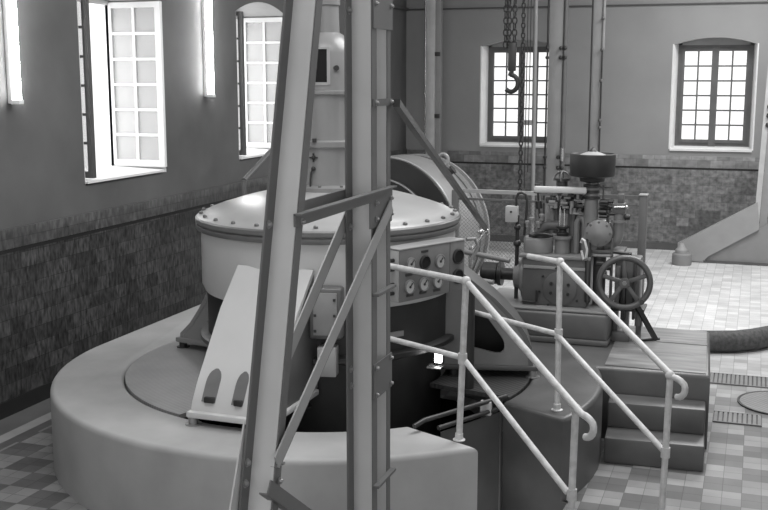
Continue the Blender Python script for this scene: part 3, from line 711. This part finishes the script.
# ------------------------------------------------------------------ governor on the platform
gv = thing('turbine_governor', 'dark cast iron governor with pump case, linkages and a black flyball drum on a post', 'governor', (-1.45, 8.5, ZP))
build('oil_tank', MB().box(-2.02, -1.005, 8.14, 8.88, .575, .79, .028, 3).box(-2.05, -1.0, 8.12, 8.9, ZP + .004, .585, .008), 'gov', gv)
build('tank_lid', MB().box(-2.03, -1.015, 8.15, 8.87, .79, .805, .004), 'govl', gv)
cs = build('pump_case', MB().box(-1.71, -1.195, 8.28, 8.76, .805, 1.185, .012), 'gov', gv)
build('case_cover', MB().lathe([(.135, 0), (.135, .012), (.125, .018), (.0, .018)], (-1.405, 8.28, .95), (0, -1, 0), n=36), 'gov', cs)
for i in range(6):
    a = i * pi / 3 + .5; build('cover_bolt', MB().cyl((-1.405 + .078 * cos(a), 8.262, .95 + .078 * sin(a)), (-1.405 + .078 * cos(a), 8.25, .95 + .078 * sin(a)), .013, n=6), 'iron', cs)
for i in range(8):
    a = i * pi / 4 + .2; build('case_screw', MB().cyl((-1.405 + .165 * cos(a), 8.28, .95 + .165 * sin(a)), (-1.405 + .165 * cos(a), 8.268, .95 + .165 * sin(a)), .01, n=6), 'iron', cs)
build('case_top', MB().box(-1.735, -1.17, 8.255, 8.785, 1.185, 1.212, .005), 'govl', gv)
build('case_moulding', MB().box(-1.70, -1.20, 8.268, 8.285, 1.10, 1.125, .003), 'lid', cs)
build('pipe_loop', MB().tube([(-1.70, 8.255, .835), (-1.60, 8.255, .83), (-1.585, 8.255, .84), (-1.585, 8.255, .93)], .009), 'iron', gv)
build('end_flange', MB().lathe([(.20, 0), (.20, .022), (.17, .026), (.12, .06), (.11, .1), (0, .1)], (-1.71, 8.5, 1.0), (-1, 0, 0), n=36), 'govl', gv)
build('drive_shaft', MB().cyl((-1.80, 8.5, 1.0), (-2.08, 8.5, 1.0), .05).lathe([(.10, 0), (.10, .03), (0, .03)], (-1.92, 8.5, 1.0), (-1, 0, 0)).lathe([(.09, 0), (.09, .12), (.05, .14)], (-1.96, 8.5, 1.0), (-1, 0, 0)), 'iron', gv)
sv = build('servo_cylinder', MB().lathe([(.105, 1.212), (.118, 1.215), (.12, 1.23), (.12, 1.32), (.112, 1.335), (0, 1.335)], (-1.61, 8.42, 0), n=36), 'govl', gv)
build('servo_ring', MB().lathe([(.09, 1.335), (.09, 1.36), (0, 1.36)], (-1.60, 8.42, 0), n=36), 'iron', sv)
build('servo_arm', MB().tube([(-1.61, 8.44, 1.36), (-1.605, 8.44, 1.385), (-1.58, 8.44, 1.41), (-1.53, 8.44, 1.43), (-1.46, 8.44, 1.43)], .038, 14), 'gov', sv)
build('servo_dome', MB().lathe([(.048, 1.36), (.048, 1.51), (.036, 1.545), (.015, 1.56), (0, 1.562)], (-1.525, 8.5, 0)), 'govl', sv)
build('servo_hose', MB().tube([(-1.64, 8.33, 1.35), (-1.60, 8.31, 1.37), (-1.54, 8.31, 1.375), (-1.48, 8.33, 1.36)], .012), 'iron', sv)
for dx, z in ((-.035, 1.50), (.02, 1.47), (-.07, 1.47), (.045, 1.53)): build('grease_cup', MB().lathe([(.014, 0), (.014, .03), (.022, .032), (.022, .05), (0, .055)], (-1.63 + dx, 8.40, z - .06)), 'mid', sv)
vc = build('valve_cylinder', MB().lathe([(.062, 1.212), (.062, 1.325), (.078, 1.33), (.078, 1.352), (0, 1.352)], (-1.42, 8.42, 0), n=28), 'govl', gv)
build('gland', MB().lathe([(.045, 1.352), (.05, 1.37), (.03, 1.385), (.03, 1.40), (.05, 1.415), (.05, 1.43), (0, 1.43)], (-1.42, 8.42, 0)), 'iron', vc)
for dx in (-.024, .012): build('valve_rod', MB().cyl((-1.42 + dx, 8.42, 1.43), (-1.42 + dx, 8.42, 1.64), .010), 'steel', vc)
for x, z0, z1, r in ((-1.345, 1.212, 1.60, .034), (-1.30, 1.212, 1.52, .028), (-1.375, 1.43, 1.66, .016), (-1.48, 1.36, 1.63, .018)):
    build('guide_tube', MB().cyl((x, 8.47, z0), (x, 8.47, z1), r), 'gov', gv)
# cluster of small cocks, unions and pipes
for i in range(34):
    x = random.uniform(-1.54, -1.28); z = random.uniform(1.54, 1.71); y = random.uniform(8.38, 8.5); r = random.uniform(.012, .024)
    d = random.choice([(1, 0, 0), (0, 0, 1), (0, 1, 0), (1, 0, 0)]); p = V((x, y, z)); L = random.uniform(.03, .09)
    cl = MB().cyl(p - V(d) * L / 2, p + V(d) * L / 2, r, n=10)
    if i % 3 == 0: cl.cyl(p - V(d) * .012, p + V(d) * .012, r * 1.6, n=6)
    build('pipe_fitting', cl, 'iron', gv)
for i in range(18):
    x = random.uniform(-1.54, -1.28); z = random.uniform(1.53, 1.70); y = random.uniform(8.36, 8.40); r = random.uniform(.008, .017)
    d = random.choice([(1, 0, 0), (0, 0, 1)]); p = V((x, y, z)); build('pipe_union', MB().cyl(p - V(d) * .025, p + V(d) * .025, r, n=10), 'mid', gv)
build('pipe_bundle', MB().box(-1.335, -1.255, 8.40, 8.46, 1.575, 1.605, .01).tube([(-1.27, 8.45, 1.56), (-1.235, 8.43, 1.56), (-1.215, 8.41, 1.53), (-1.205, 8.38, 1.45), (-1.20, 8.34, 1.28), (-1.19, 8.27, 1.18), (-1.185, 8.262, .86)], .022), 'iron', gv)
build('bent_pipe', MB().tube([(-1.31, 8.42, 1.215), (-1.31, 8.42, 1.46), (-1.295, 8.42, 1.50), (-1.265, 8.42, 1.50), (-1.25, 8.42, 1.46), (-1.245, 8.42, 1.215)], .022), 'govl', gv)
build('dashpot_rod', MB().cyl((-1.61, 8.44, 1.48), (-1.635, 8.44, 1.74), .009).cyl((-1.615, 8.44, 1.56), (-1.623, 8.44, 1.62), .026).lathe([(.022, 0), (.022, .012), (0, .012)], (-1.635, 8.44, 1.745)).lathe([(.03, 0), (.03, .012), (0, .012)], (-1.633, 8.44, 1.685)), 'iron', gv)
build('lever', MB().bar((-1.64, 8.33, 1.725), (-1.225, 8.33, 1.728), .035, .052, (0, 0, 1), .014), 'lever', gv, label='pale painted floating lever')
hd = build('spring_cap', MB().lathe([(.045, 0), (.045, .04), (.06, .045), (.06, .06), (0, .06)], (-1.435, 8.42, 1.75)), 'iron', gv)
build('spring_hoop', MB().tube([(-1.435 + .065 * cos(pi * i / 12), 8.42, 1.79 + .075 * sin(pi * i / 12)) for i in range(13)], .008).tube([(-1.435, 8.42 + .06 * cos(pi * i / 12), 1.79 + .075 * sin(pi * i / 12)) for i in range(13)], .006), 'gov', hd)
px, py = -1.20, 8.42
po = build('flyball_post', MB().lathe([(.075, 1.212), (.06, 1.24), (.055, 1.5), (.052, 1.66), (.052, 1.76), (.034, 1.77), (.034, 1.80)], (px, py, 0), n=28), 'govl', gv)
for z, r in ((1.655, .068), (1.70, .062), (1.745, .066)): build('coupling_ring', MB().lathe([(r - .01, 0), (r, .004), (r, .022), (r - .01, .026)], (px, py, z)), 'iron', po)
fd = build('flyball_drum', MB().lathe([(.06, 1.785), (.095, 1.795), (.10, 1.825), (.155, 1.832), (.170, 1.838), (.174, 1.845), (.177, 1.998), (.174, 2.007), (.165, 2.01), (.158, 2.002), (.0, 2.002)], (px, py, 0), n=48), 'dark', gv)
build('drum_cap', MB().lathe([(.10, 2.003), (.05, 2.022), (.03, 2.027)], (px, py, 0)), 'lid', fd)
build('drum_finial', MB().lathe([(.035, 2.024), (.02, 2.042), (.0, 2.062)], (px, py, 0)), 'dark', fd)
# round relay housing and elbow right of the post
rh = build('relay_housing', MB().ball((-1.125, 8.46, 1.385), .112).lathe([(.105, 0), (.105, .02), (.085, .03), (.03, .05), (0, .052)], (-1.125, 8.36, 1.395), (0, -1, 0), n=28), 'govl', gv)
for i in range(8):
    a = i * pi / 4; build('relay_bolt', MB().cyl((-1.125 + .088 * cos(a), 8.345, 1.395 + .088 * sin(a)), (-1.125 + .088 * cos(a), 8.328, 1.395 + .088 * sin(a)), .011, n=6), 'gov', rh)
build('relay_base', MB().cyl((-1.125, 8.46, .80), (-1.125, 8.46, 1.30), .05).box(-1.19, -.93, 8.36, 8.6, 1.235, 1.262, .006), 'gov', gv)
el = build('elbow_pipe', MB().tube([(-.985, 8.45, 1.55), (-.985, 8.45, 1.45), (-.985, 8.45, 1.38), (-1.0, 8.45, 1.33), (-1.04, 8.45, 1.30), (-1.09, 8.45, 1.295)], .042, 16), 'govl', gv)
build('elbow_flange', MB().lathe([(.062, 0), (.062, .018), (.042, .02)], (-.985, 8.45, 1.475)), 'govl', el)
build('elbow_block', MB().box(-1.035, -.935, 8.40, 8.5, 1.545, 1.63, .008).box(-1.0, -.95, 8.42, 8.48, 1.63, 1.70, .006), 'gov', el)
build('indicator_rod', MB().cyl((-1.02, 8.39, 1.60), (-.93, 8.39, 1.604), .009).ball((-.925, 8.39, 1.604), .016), 'steel', el)
build('knob', MB().cyl((-.94, 8.45, 1.52), (-.90, 8.45, 1.52), .024), 'iron', el)
for i in range(14):
    x = random.uniform(-1.13, -1.03); z = random.uniform(1.52, 1.64); p = V((x, 8.44 + random.uniform(-.04, .04), z)); build('link_fitting', MB().cyl(p - V((.03, 0, 0)), p + V((.03, 0, 0)), random.uniform(.012, .022), n=8), 'iron', gv)
build('thin_rods', MB().cyl((-1.12, 8.5, 1.60), (-1.12, 8.5, 1.76), .006).cyl((-1.16, 8.5, 1.74), (-1.04, 8.5, 1.742), .006).cyl((-1.07, 8.44, 1.2), (-1.07, 8.44, 1.62), .012).cyl((-1.02, 8.36, .86), (-1.02, 8.36, 1.36), .012), 'gov', gv)
build('cock_plate', MB().box(-1.16, -1.02, 8.30, 8.40, 1.215, 1.232, .004), 'govl', gv)
for x, z in ((-1.13, 1.16), (-1.07, 1.13), (-1.10, 1.08), (-1.04, 1.18)): build('cock', MB().cyl((x, 8.33, z), (x + .05, 8.33, z), .022, n=10), 'iron', gv)
build('cock_lever', MB().cyl((-1.0, 8.30, 1.262), (-.88, 8.30, 1.252), .014), 'iron', gv)
build('hook_handle', MB().tube([(-1.245, 8.25, 1.33), (-1.235, 8.24, 1.36), (-1.215, 8.23, 1.35), (-1.195, 8.23, 1.28), (-1.20, 8.23, 1.22), (-1.22, 8.23, 1.20), (-1.24, 8.24, 1.27)], .010), 'lever', gv)
# thin conduit from the post to a gauge box
gb = thing('junction_box', 'small pale junction box with a curved cable on a thin standard behind the railing', 'junction box', (-1.83, 8.42, ZP))
build('box', MB().box(-1.882, -1.785, 8.39, 8.45, 1.445, 1.575, .006), 'box', gb)
build('standard', MB().cyl((-1.79, 8.44, .81), (-1.79, 8.44, 1.50), .016).ball((-1.79, 8.44, 1.40), .03).ball((-1.79, 8.44, 1.27), .033), 'iron', gb)
build('cable', MB().tube([(-1.80, 8.42, 1.57), (-1.80, 8.42, 1.64), (-1.785, 8.42, 1.675), (-1.755, 8.42, 1.685), (-1.725, 8.42, 1.67), (-1.712, 8.42, 1.62), (-1.715, 8.42, 1.50), (-1.73, 8.42, 1.34)], .011), 'iron', gb)
build('screw', MB().cyl((-1.834, 8.39, 1.53), (-1.834, 8.384, 1.53), .009), 'iron', gb)

# ------------------------------------------------------------------ handwheel and its stand
hw = thing('handwheel', 'dark five spoked handwheel on an iron stand at the end of the platform', 'handwheel', (-.86, 8.45, ZP))
wc = V((-.90, 8.22, 1.04)); wa = V((.12, -1, .06)).normalized(); wu = V((0, 0, 1)); wu = (wu - wa * wu.dot(wa)).normalized(); wv = wa.cross(wu)
def wp(r, an, d=0): return wc + wu * (r * cos(an)) + wv * (r * sin(an)) + wa * d
build('wheel_rim', MB().tube([wp(.192, 2 * pi * i / 48) for i in range(48)], .024, 14, True), 'wheel', hw)
hb = build('hub', MB().cyl(wc - wa * .04, wc + wa * .035, .038, n=24), 'wheel', hw)
build('hub_nut', MB().cyl(wc + wa * .034, wc + wa * .055, .018, n=6), 'govl', hb)
for i in range(5):
    an = radians(-70 + 72 * i); build('spoke', MB().bar(wp(.03, an), wp(.18, an), .018, .034, wa.cross(wp(1, an) - wc), .006), 'wheel', hw)
build('rim_grip', MB().cyl(wp(.19, radians(225), .0), wp(.19, radians(225), .09), .018), 'iron', hw)
build('shaft', MB().cyl(wc, wc - wa * .25, .022), 'iron', hw)
hs = build('stand_body', MB().box(-1.0, -.80, 8.42, 8.62, .80, 1.20, .02).box(-.99, -.95, 8.35, 8.5, .82, 1.14, .008), 'gov', hw)
build('stand_plates', MB().box(-.935, -.905, 8.34, 8.44, .70, 1.1, .006).box(-.85, -.83, 8.36, 8.44, .72, 1.2, .004), 'iron', hw)
for x in (-.985, -.90, -.805): build('stand_leg', MB().box(x - .018, x + .018, 8.42, 8.52, ZP, .82, .004), 'gov', hw)
build('cross_plate', MB().box(-1.0, -.76, 8.40, 8.64, .775, .80, .006), 'iron', hw)
build('strut_leg', MB().bar((-.815, 8.36, .84), (-.665, 8.47, .545), .03, .036), 'iron', hw)
build('strut_leg', MB().bar((-.79, 8.50, .75), (-.79, 8.36, .545), .022, .03), 'iron', hw)
build('foot_rod', MB().cyl((-.82, 8.36, .556), (-.64, 8.48, .556), .010), 'iron', hw)
build('foot_block', MB().box(-1.0, -.86, 8.33, 8.40, ZP + .002, .62, .01), 'gov', hw)
build('top_bracket', MB().box(-.96, -.88, 8.44, 8.50, 1.20, 1.235, .004), 'iron', hw)

# ------------------------------------------------------------------ horizontal machine behind
hg = thing('horizontal_machine', 'large round horizontal machine casing with a dark front disc behind the generator', 'machine', (-3.45, 10.7, 0))
mc = V((-3.44, 10.0, 1.02)); RM = .80; ay = V((.21, .978, 0)).normalized(); ex = V((ay.y, -ay.x, 0)); ez = V((0, 0, 1))
build('casing', MB().lathe([(RM - .02, .0), (RM, .012), (RM, .40), (RM - .02, .45), (RM - .04, .70), (RM - .10, .82), (RM - .22, .92), (0, .97)], mc, ay, n=72), 'casing', hg)
build('front_disc', MB().lathe([(0, -.02), (RM - .02, -.02), (RM - .012, -.012), (RM - .012, .02)], mc, ay, n=72, cap=False), 'disc', hg)
build('front_rim', MB().tube([mc - ay * .004 + ex * ((RM - .004) * cos(2 * pi * i / 72)) + ez * ((RM - .004) * sin(2 * pi * i / 72)) for i in range(72)], .010, 8, True), 'lid', hg)
build('inner_cover', MB().lathe([(0, -.05), (.60, -.06), (.615, -.045), (.615, -.015)], mc + ex * -.05 + ez * -.02, ay, n=60, cap=False), 'disc', hg)
build('inner_rim', MB().tube([mc - ay * .06 + ex * (-.05 + .607 * cos(2 * pi * i / 72)) + ez * (-.02 + .607 * sin(2 * pi * i / 72)) for i in range(72)], .009, 8, True), 'mid', hg)
build('casing_band', MB().lathe([(RM - .04, .52), (RM - .012, .52), (RM - .018, .60), (RM - .05, .60)], mc, ay, n=72, cap=False), 'rim', hg)
build('casing_ring', MB().lathe([(RM - .06, .69), (RM - .01, .69), (RM - .015, .73), (RM - .07, .73)], mc, ay, n=72, cap=False), 'mid', hg)
ebp = mc + ay * .4 + ex * .41 + ez * .685
build('lifting_eye', MB().tube([ebp + V((.052 * cos(2 * pi * i / 20), 0, .075 + .06 * sin(2 * pi * i / 20))) for i in range(20)], .017, 8, True).lathe([(.04, -.03), (.04, .01), (.02, .02)], ebp), 'mid', hg)
cpv = mc + ay * .3 + ex * .50 + ez * .62; build('filler_cap', MB().cyl(cpv, cpv + V((.06, 0, .05)), .035).cyl(cpv + V((.06, 0, .05)), cpv + V((.075, 0, .062)), .045), 'iron', hg)
build('pedestal', MB().box(-4.1, -2.8, 10.05, 11.0, 0, .5, .02), 'darkcon', hg)

# mesh guard and rails between the machines
fg = thing('guard_fence', 'pipe and wire mesh guard fence running behind the governor to a square end post', 'fence', (-1.8, 9.6, 0))
build('top_rail', MB().bar((-2.65, 9.6, 1.555), (-1.845, 9.6, 1.553), .03, .034), 'lid', fg); build('top_rail', MB().bar((-1.845, 9.6, 1.553), (-.90, 9.6, 1.55), .026, .03), 'gov', fg)
build('lower_rail', MB().bar((-2.65, 9.6, 1.48), (-.96, 9.6, 1.477), .018, .02), 'gov', fg)
ep = build('end_post', MB().box(-.945, -.88, 9.555, 9.665, 0, 1.57, .006), 'gov', fg)
build('post_cap', MB().box(-.95, -.875, 9.55, 9.67, 1.57, 1.582, .003), 'lid', ep)
build('post_foot', MB().box(-.95, -.875, 9.55, 9.67, 0, .02, .003), 'lid', ep)
build('post', MB().box(-2.66, -2.60, 9.57, 9.63, 0, 1.56, .005), 'gov', fg); build('post', MB().box(-1.86, -1.83, 9.58, 9.62, 0, 1.55, .005), 'gov', fg)
wm = MB(); x0, x1, z0, z1 = -2.60, -1.86, .75, 1.49; pitch = .035
k = -30
W_, H_ = x1 - x0, z1 - z0
for s in (1, -1):
    for i in range(-int(H_ / pitch), int(W_ / pitch) + 1):
        c = i * pitch; t0 = max(0, -c); t1 = min(H_, W_ - c)
        if t1 - t0 < .02: continue
        a, b = (c + t0, t0), (c + t1, t1)
        if s < 0: a, b = (W_ - a[0], a[1]), (W_ - b[0], b[1])
        wm.bar((x0 + a[0], 9.6, z0 + a[1]), (x0 + b[0], 9.6, z0 + b[1]), .0016, .0016, (0, 1, 0))
build('wire_mesh', wm, 'wire', fg)
build('bottom_rail', MB().bar((-2.65, 9.6, .75), (-1.85, 9.6, .75), .02, .025), 'mid', fg)
# connecting rod below the stay
solo('control_rod', MB().cyl((-2.09, 8.58, 1.33), (-2.20, 8.52, 1.17), .012).ball((-2.09, 8.6, 1.33), .03).ball((-2.14, 8.62, 1.32), .026).cyl((-2.20, 8.52, .80), (-2.20, 8.52, 1.2), .014), 'steel', 'thin bright control rod hanging at the lower end of the stay bar', 'rod')
# low pipework between the generator and the governor
pw = thing('oil_pipework', 'dark oil pipes and flanges between the generator and the governor', 'pipes', (-2.2, 8.1, ZP))
build('main_pipe', MB().tube([(-2.62, 8.30, 1.22), (-2.2, 8.25, 1.21), (-1.80, 8.22, 1.16)], .022), 'govl', pw)
build('cross_pipe', MB().tube([(-2.5, 8.2, 1.03), (-1.9, 8.1, 1.0)], .02), 'mid', pw)
build('valve_body', MB().lathe([(.09, 0), (.09, .02), (.06, .03), (.06, .12), (.09, .13), (.09, .15)], (-2.15, 7.98, .93), (1, 0, 0)).box(-2.3, -2.1, 7.9, 8.05, .6, .84, .02), 'iron', pw)
build('bent_cable', MB().tube([(-1.98, 7.55, 1.42), (-1.93, 7.6, 1.42), (-1.91, 7.62, 1.36), (-1.95, 7.6, 1.26)], .014), 'mid', pw)
build('pipe_support', MB().box(-2.28, -2.22, 8.2, 8.28, ZP, 1.2, .005).box(-2.42, -2.38, 8.0, 8.2, ZP, 1.02, .005), 'iron', pw)

# stair rail behind the drum by the left wall
sr = thing('stair_rail', 'single dark sloping handrail behind the drum below the second window', 'handrail', (-4.6, 9.2, 0))
build('rail', MB().tube([(-4.62, 9.2, 1.622), (-4.62, 9.9, 1.895), (-4.62, 10.9, 2.28)], .026), 'gov', sr)
build('post', MB().cyl((-4.62, 9.2, 0), (-4.62, 9.2, 1.622), .022), 'gov', sr); build('post', MB().cyl((-4.62, 10.9, 0), (-4.62, 10.9, 2.28), .022), 'gov', sr)

# ------------------------------------------------------------------ poles in front of the back wall
def clampset(t, x, y, w, zs, m='iron'):
    for z in zs: build('clamp', MB().box(x - w / 2 - .012, x + w / 2 + .012, y - .02, y + .02, z - .03, z + .03, .004), m, t)
pa = thing('steel_post', 'tall pale steel post behind the dark disc, left of the hanging chains', 'post', (-4.8, 16.2, 0), 'steel posts by the back wall')
build('post_web', MB().box(-4.905, -4.77, 16.1, 16.25, 0, ZC, .004), 'pale', pa, label='bright flat of the post'); build('post_flange', MB().box(-4.77, -4.685, 16.14, 16.25, 0, ZC, .004), 'pipe', pa)
build('conduit', MB().cyl((-4.95, 16.22, 0), (-4.95, 16.22, ZC), .02), 'steel', pa); clampset(pa, -4.73, 16.13, .06, (2.0, 2.95))
pb = thing('steel_post', 'wide grey steel post directly right of the back window with the chains', 'post', (-2.71, 15.3, 0), 'steel posts by the back wall')
build('post_web', MB().box(-2.835, -2.64, 15.24, 15.36, 0, ZC, .004), 'pipe', pb); build('conduit', MB().cyl((-2.855, 15.25, 0), (-2.855, 15.25, ZC), .014), 'iron', pb)
build('conduit', MB().cyl((-2.605, 15.25, 0), (-2.605, 15.25, ZC), .034), 'gov', pb)
build('clip', MB().box(-2.87, -2.83, 15.20, 15.25, 3.0, 3.04, .004), 'iron', pb)
for x in (-2.85, -2.66, -2.60):
    for z in (1.32, 1.47, 2.87, 3.0): build('clip', MB().ball((x, 15.21, z), .028, n=10), 'iron', pb)
build('insulator', MB().cyl((-2.60, 15.19, 1.42), (-2.60, 15.19, 1.60), .028), 'steel', pb)
pc = thing('steel_post', 'narrow grey steel post rising behind the black flyball drum', 'post', (-2.15, 15.3, 0), 'steel posts by the back wall')
build('post_web', MB().box(-2.245, -2.10, 15.24, 15.36, 0, ZC, .004), 'pipe', pc); build('conduit', MB().cyl((-2.235, 15.22, 0), (-2.235, 15.22, ZC), .012), 'iron', pc)
build('conduit', MB().cyl((-2.085, 15.22, 0), (-2.085, 15.22, 2.98), .012), 'iron', pc); build('conduit', MB().cyl((-2.08, 15.24, 2.98), (-2.08, 15.24, ZC), .022), 'pipe', pc)
for z in (1.9, 2.0, 2.55, 2.98, 3.4): build('clip', MB().ball((-2.085, 15.2, z), .026, n=10), 'gov', pc)
pd = thing('steel_post', 'very thin pole standing in front of the back window beside the chains', 'post', (-2.98, 15.0, 0), 'steel posts by the back wall')
build('post_web', MB().cyl((-2.965, 15.0, 0), (-3.0, 15.0, ZC), .03), 'pipe', pd)
build('bracket', MB().box(-3.13, -2.98, 14.98, 15.02, 1.93, 2.0, .004), 'pipe', pd)

# ------------------------------------------------------------------ chain hoist
ch = thing('chain_hoist', 'dark chains and a hook hanging from above in front of the back window', 'chain hoist', (-2.38, 11.0, 1.2))
def chain(x, z0, z1, name, lw=.022, pitch=.06):
    m = MB(); z = z0; i = 0
    while z < z1:
        pts = []
        for k in range(10):
            a = 2 * pi * k / 10; u, w = lw * cos(a), (pitch * .62) * sin(a)
            pts.append((x + (u if i % 2 == 0 else u * .25), 11 + (u if i % 2 else u * .25), z + w))
        m.tube(pts, .008, 6, True); z += pitch; i += 1
    return build(name, m, 'chain', ch)
for x, z0 in ((-2.497, 2.93), (-2.462, 2.93), (-2.405, 2.93)): chain(x, z0, 5.3, 'chain')
chain(-2.315, 1.42, 5.3, 'chain', .017, .05)
build('hand_chain', MB().cyl((-2.27, 11, 1.45), (-2.27, 11, 5.3), .005, n=6), 'chain', ch); build('hand_chain', MB().cyl((-2.238, 11, 1.62), (-2.238, 11, 5.3), .005, n=6), 'chain', ch)
build('hook_block', MB().box(-2.465, -2.385, 10.97, 11.03, 2.66, 2.95, .012).cyl((-2.425, 11, 2.60), (-2.425, 11, 2.67), .02), 'iron', ch)
build('hoist_body', MB().box(-2.55, -2.19, 10.88, 11.12, 5.28, 5.5, .02).box(-2.42, -2.32, 10.95, 11.05, 5.5, ZC, .005), 'iron', ch)
hkp = [(-2.425, 11, 2.66)]
hc = V((-2.432, 11, 2.535))
for i in range(15):
    a = radians(100 - 235 * i / 14); hkp.append(hc + V((.072 * cos(a) , 0, .085 * sin(a))))
build('hook', MB().tube(hkp, .024, 10), 'chain', ch)

# ------------------------------------------------------------------ right-hand buttress
bt = thing('concrete_buttress', 'pale sloping concrete buttress carrying a steel leg at the right edge by the back wall', 'buttress', (-.2, 15.9, 0))
f1 = frame_xz(15.62)
build('core', MB().prism([(-.62, .0), (.9, .0), (.9, 1.02), (-.62, .05)], .6, f1), 'concrete', bt)
f2 = frame_xz(15.58)
sl = (.53 - .066) / (.139 + .599)
def bz(x, o): return o + sl * (x + .6)
build('sloping_rib', MB().prism([(-.99, .012), (-.62, .012), (-.56, bz(-.56, .066)), (.10, bz(.10, .066)), (.10, bz(.10, .066) + .06), (.062, bz(.062, .066) + .40), (-.98, .262)], .10, f2, .006), 'conl', bt)
build('foot_strip', MB().box(-.62, .9, 15.575, 15.62, 0, .035), 'trim', bt)
sp_ = thing('leaning_steel_leg', 'leaning steel channel leg standing on the buttress at the right picture edge', 'post', (.05, 15.7, .5))
a0, a1 = V((.06, 15.65, .50)), V((.155, 15.65, 3.6))
build('channel_web', MB().bar(a0, a1, .07, .02, (0, -1, 0)), 'pale', sp_); build('channel_flange', MB().bar(a0 + V((.09, .02, .0)), a1 + V((.09, .02, 0)), .10, .02, (0, -1, 0)), 'pipe', sp_)
for z in (1.95, 2.08, 2.2): build('bolt_head', MB().ball((.105 + (z - 2) * .03 + .03, 15.62, z), .03, (1, .5, 1.2), 10), 'iron', sp_)
bo = thing('bollard', 'short round concrete bollard with a knob at the foot of the buttress', 'bollard', (-.90, 15.33, 0))
build('drum', MB().lathe([(.13, 0), (.135, .02), (.135, .15), (.12, .165), (0, .165)], (-.90, 15.33, 0)), 'concrete', bo)
build('knob', MB().lathe([(.085, .165), (.085, .21), (.05, .25), (.03, .30), (0, .305)], (-.91, 15.33, 0)), 'conl', bo)

# ------------------------------------------------------------------ camera
TH = atan(178 / 1067)
cam_d = bpy.data.cameras.new('camera'); cam = bpy.data.objects.new('camera', cam_d); COL.objects.link(cam)
cam.location = (0, 0, 2.6); cam.rotation_euler = (pi / 2 - TH, 0, radians(19.17))
cam_d.sensor_width = 36; cam_d.lens = 36 * 1067 / 768; cam_d.clip_end = 100
S.camera = cam

# ------------------------------------------------------------------ light
w = bpy.data.worlds.new('overcast_sky'); S.world = w; w.use_nodes = True
bgn = w.node_tree.nodes['Background']; bgn.inputs[0].default_value = (1, 1, 1, 1); bgn.inputs[1].default_value = 1.35
def area(name, loc, rot, sx, sy, e):
    d = bpy.data.lights.new(name, 'AREA'); d.shape = 'RECTANGLE'; d.size = sx; d.size_y = sy; d.energy = e
    o = bpy.data.objects.new(name, d); COL.objects.link(o); o.location = loc; o.rotation_euler = rot; return o
for k, (x, y, e) in enumerate(((-2.2, 4.2, 135), (-.5, 8.2, 225), (.8, 13.2, 330))): area('skylight', (x, y, ZC - .05), (0, 0, 0), 2.6, 2.6, e)
for y in (3, 8, 13): area('right_window_light', (5.9, y, 3.0), (0, radians(90), 0), 1.8, 1.5, 30)
for y0, y1 in LW: area('window_light', (XL - .66, (y0 + y1) / 2, 2.5), (0, radians(-90), 0), 1.5, 1.2, 14)
for x0, x1 in BW: area('window_light', ((x0 + x1) / 2, YB + .45, 2.3), (radians(-90), 0, 0), 1.0, 1.4, 10)

vs = S.view_settings
vs.view_transform = 'Standard'; vs.look = 'None'; vs.gamma = 1.0; vs.use_curve_mapping = False; vs.exposure = 0.0
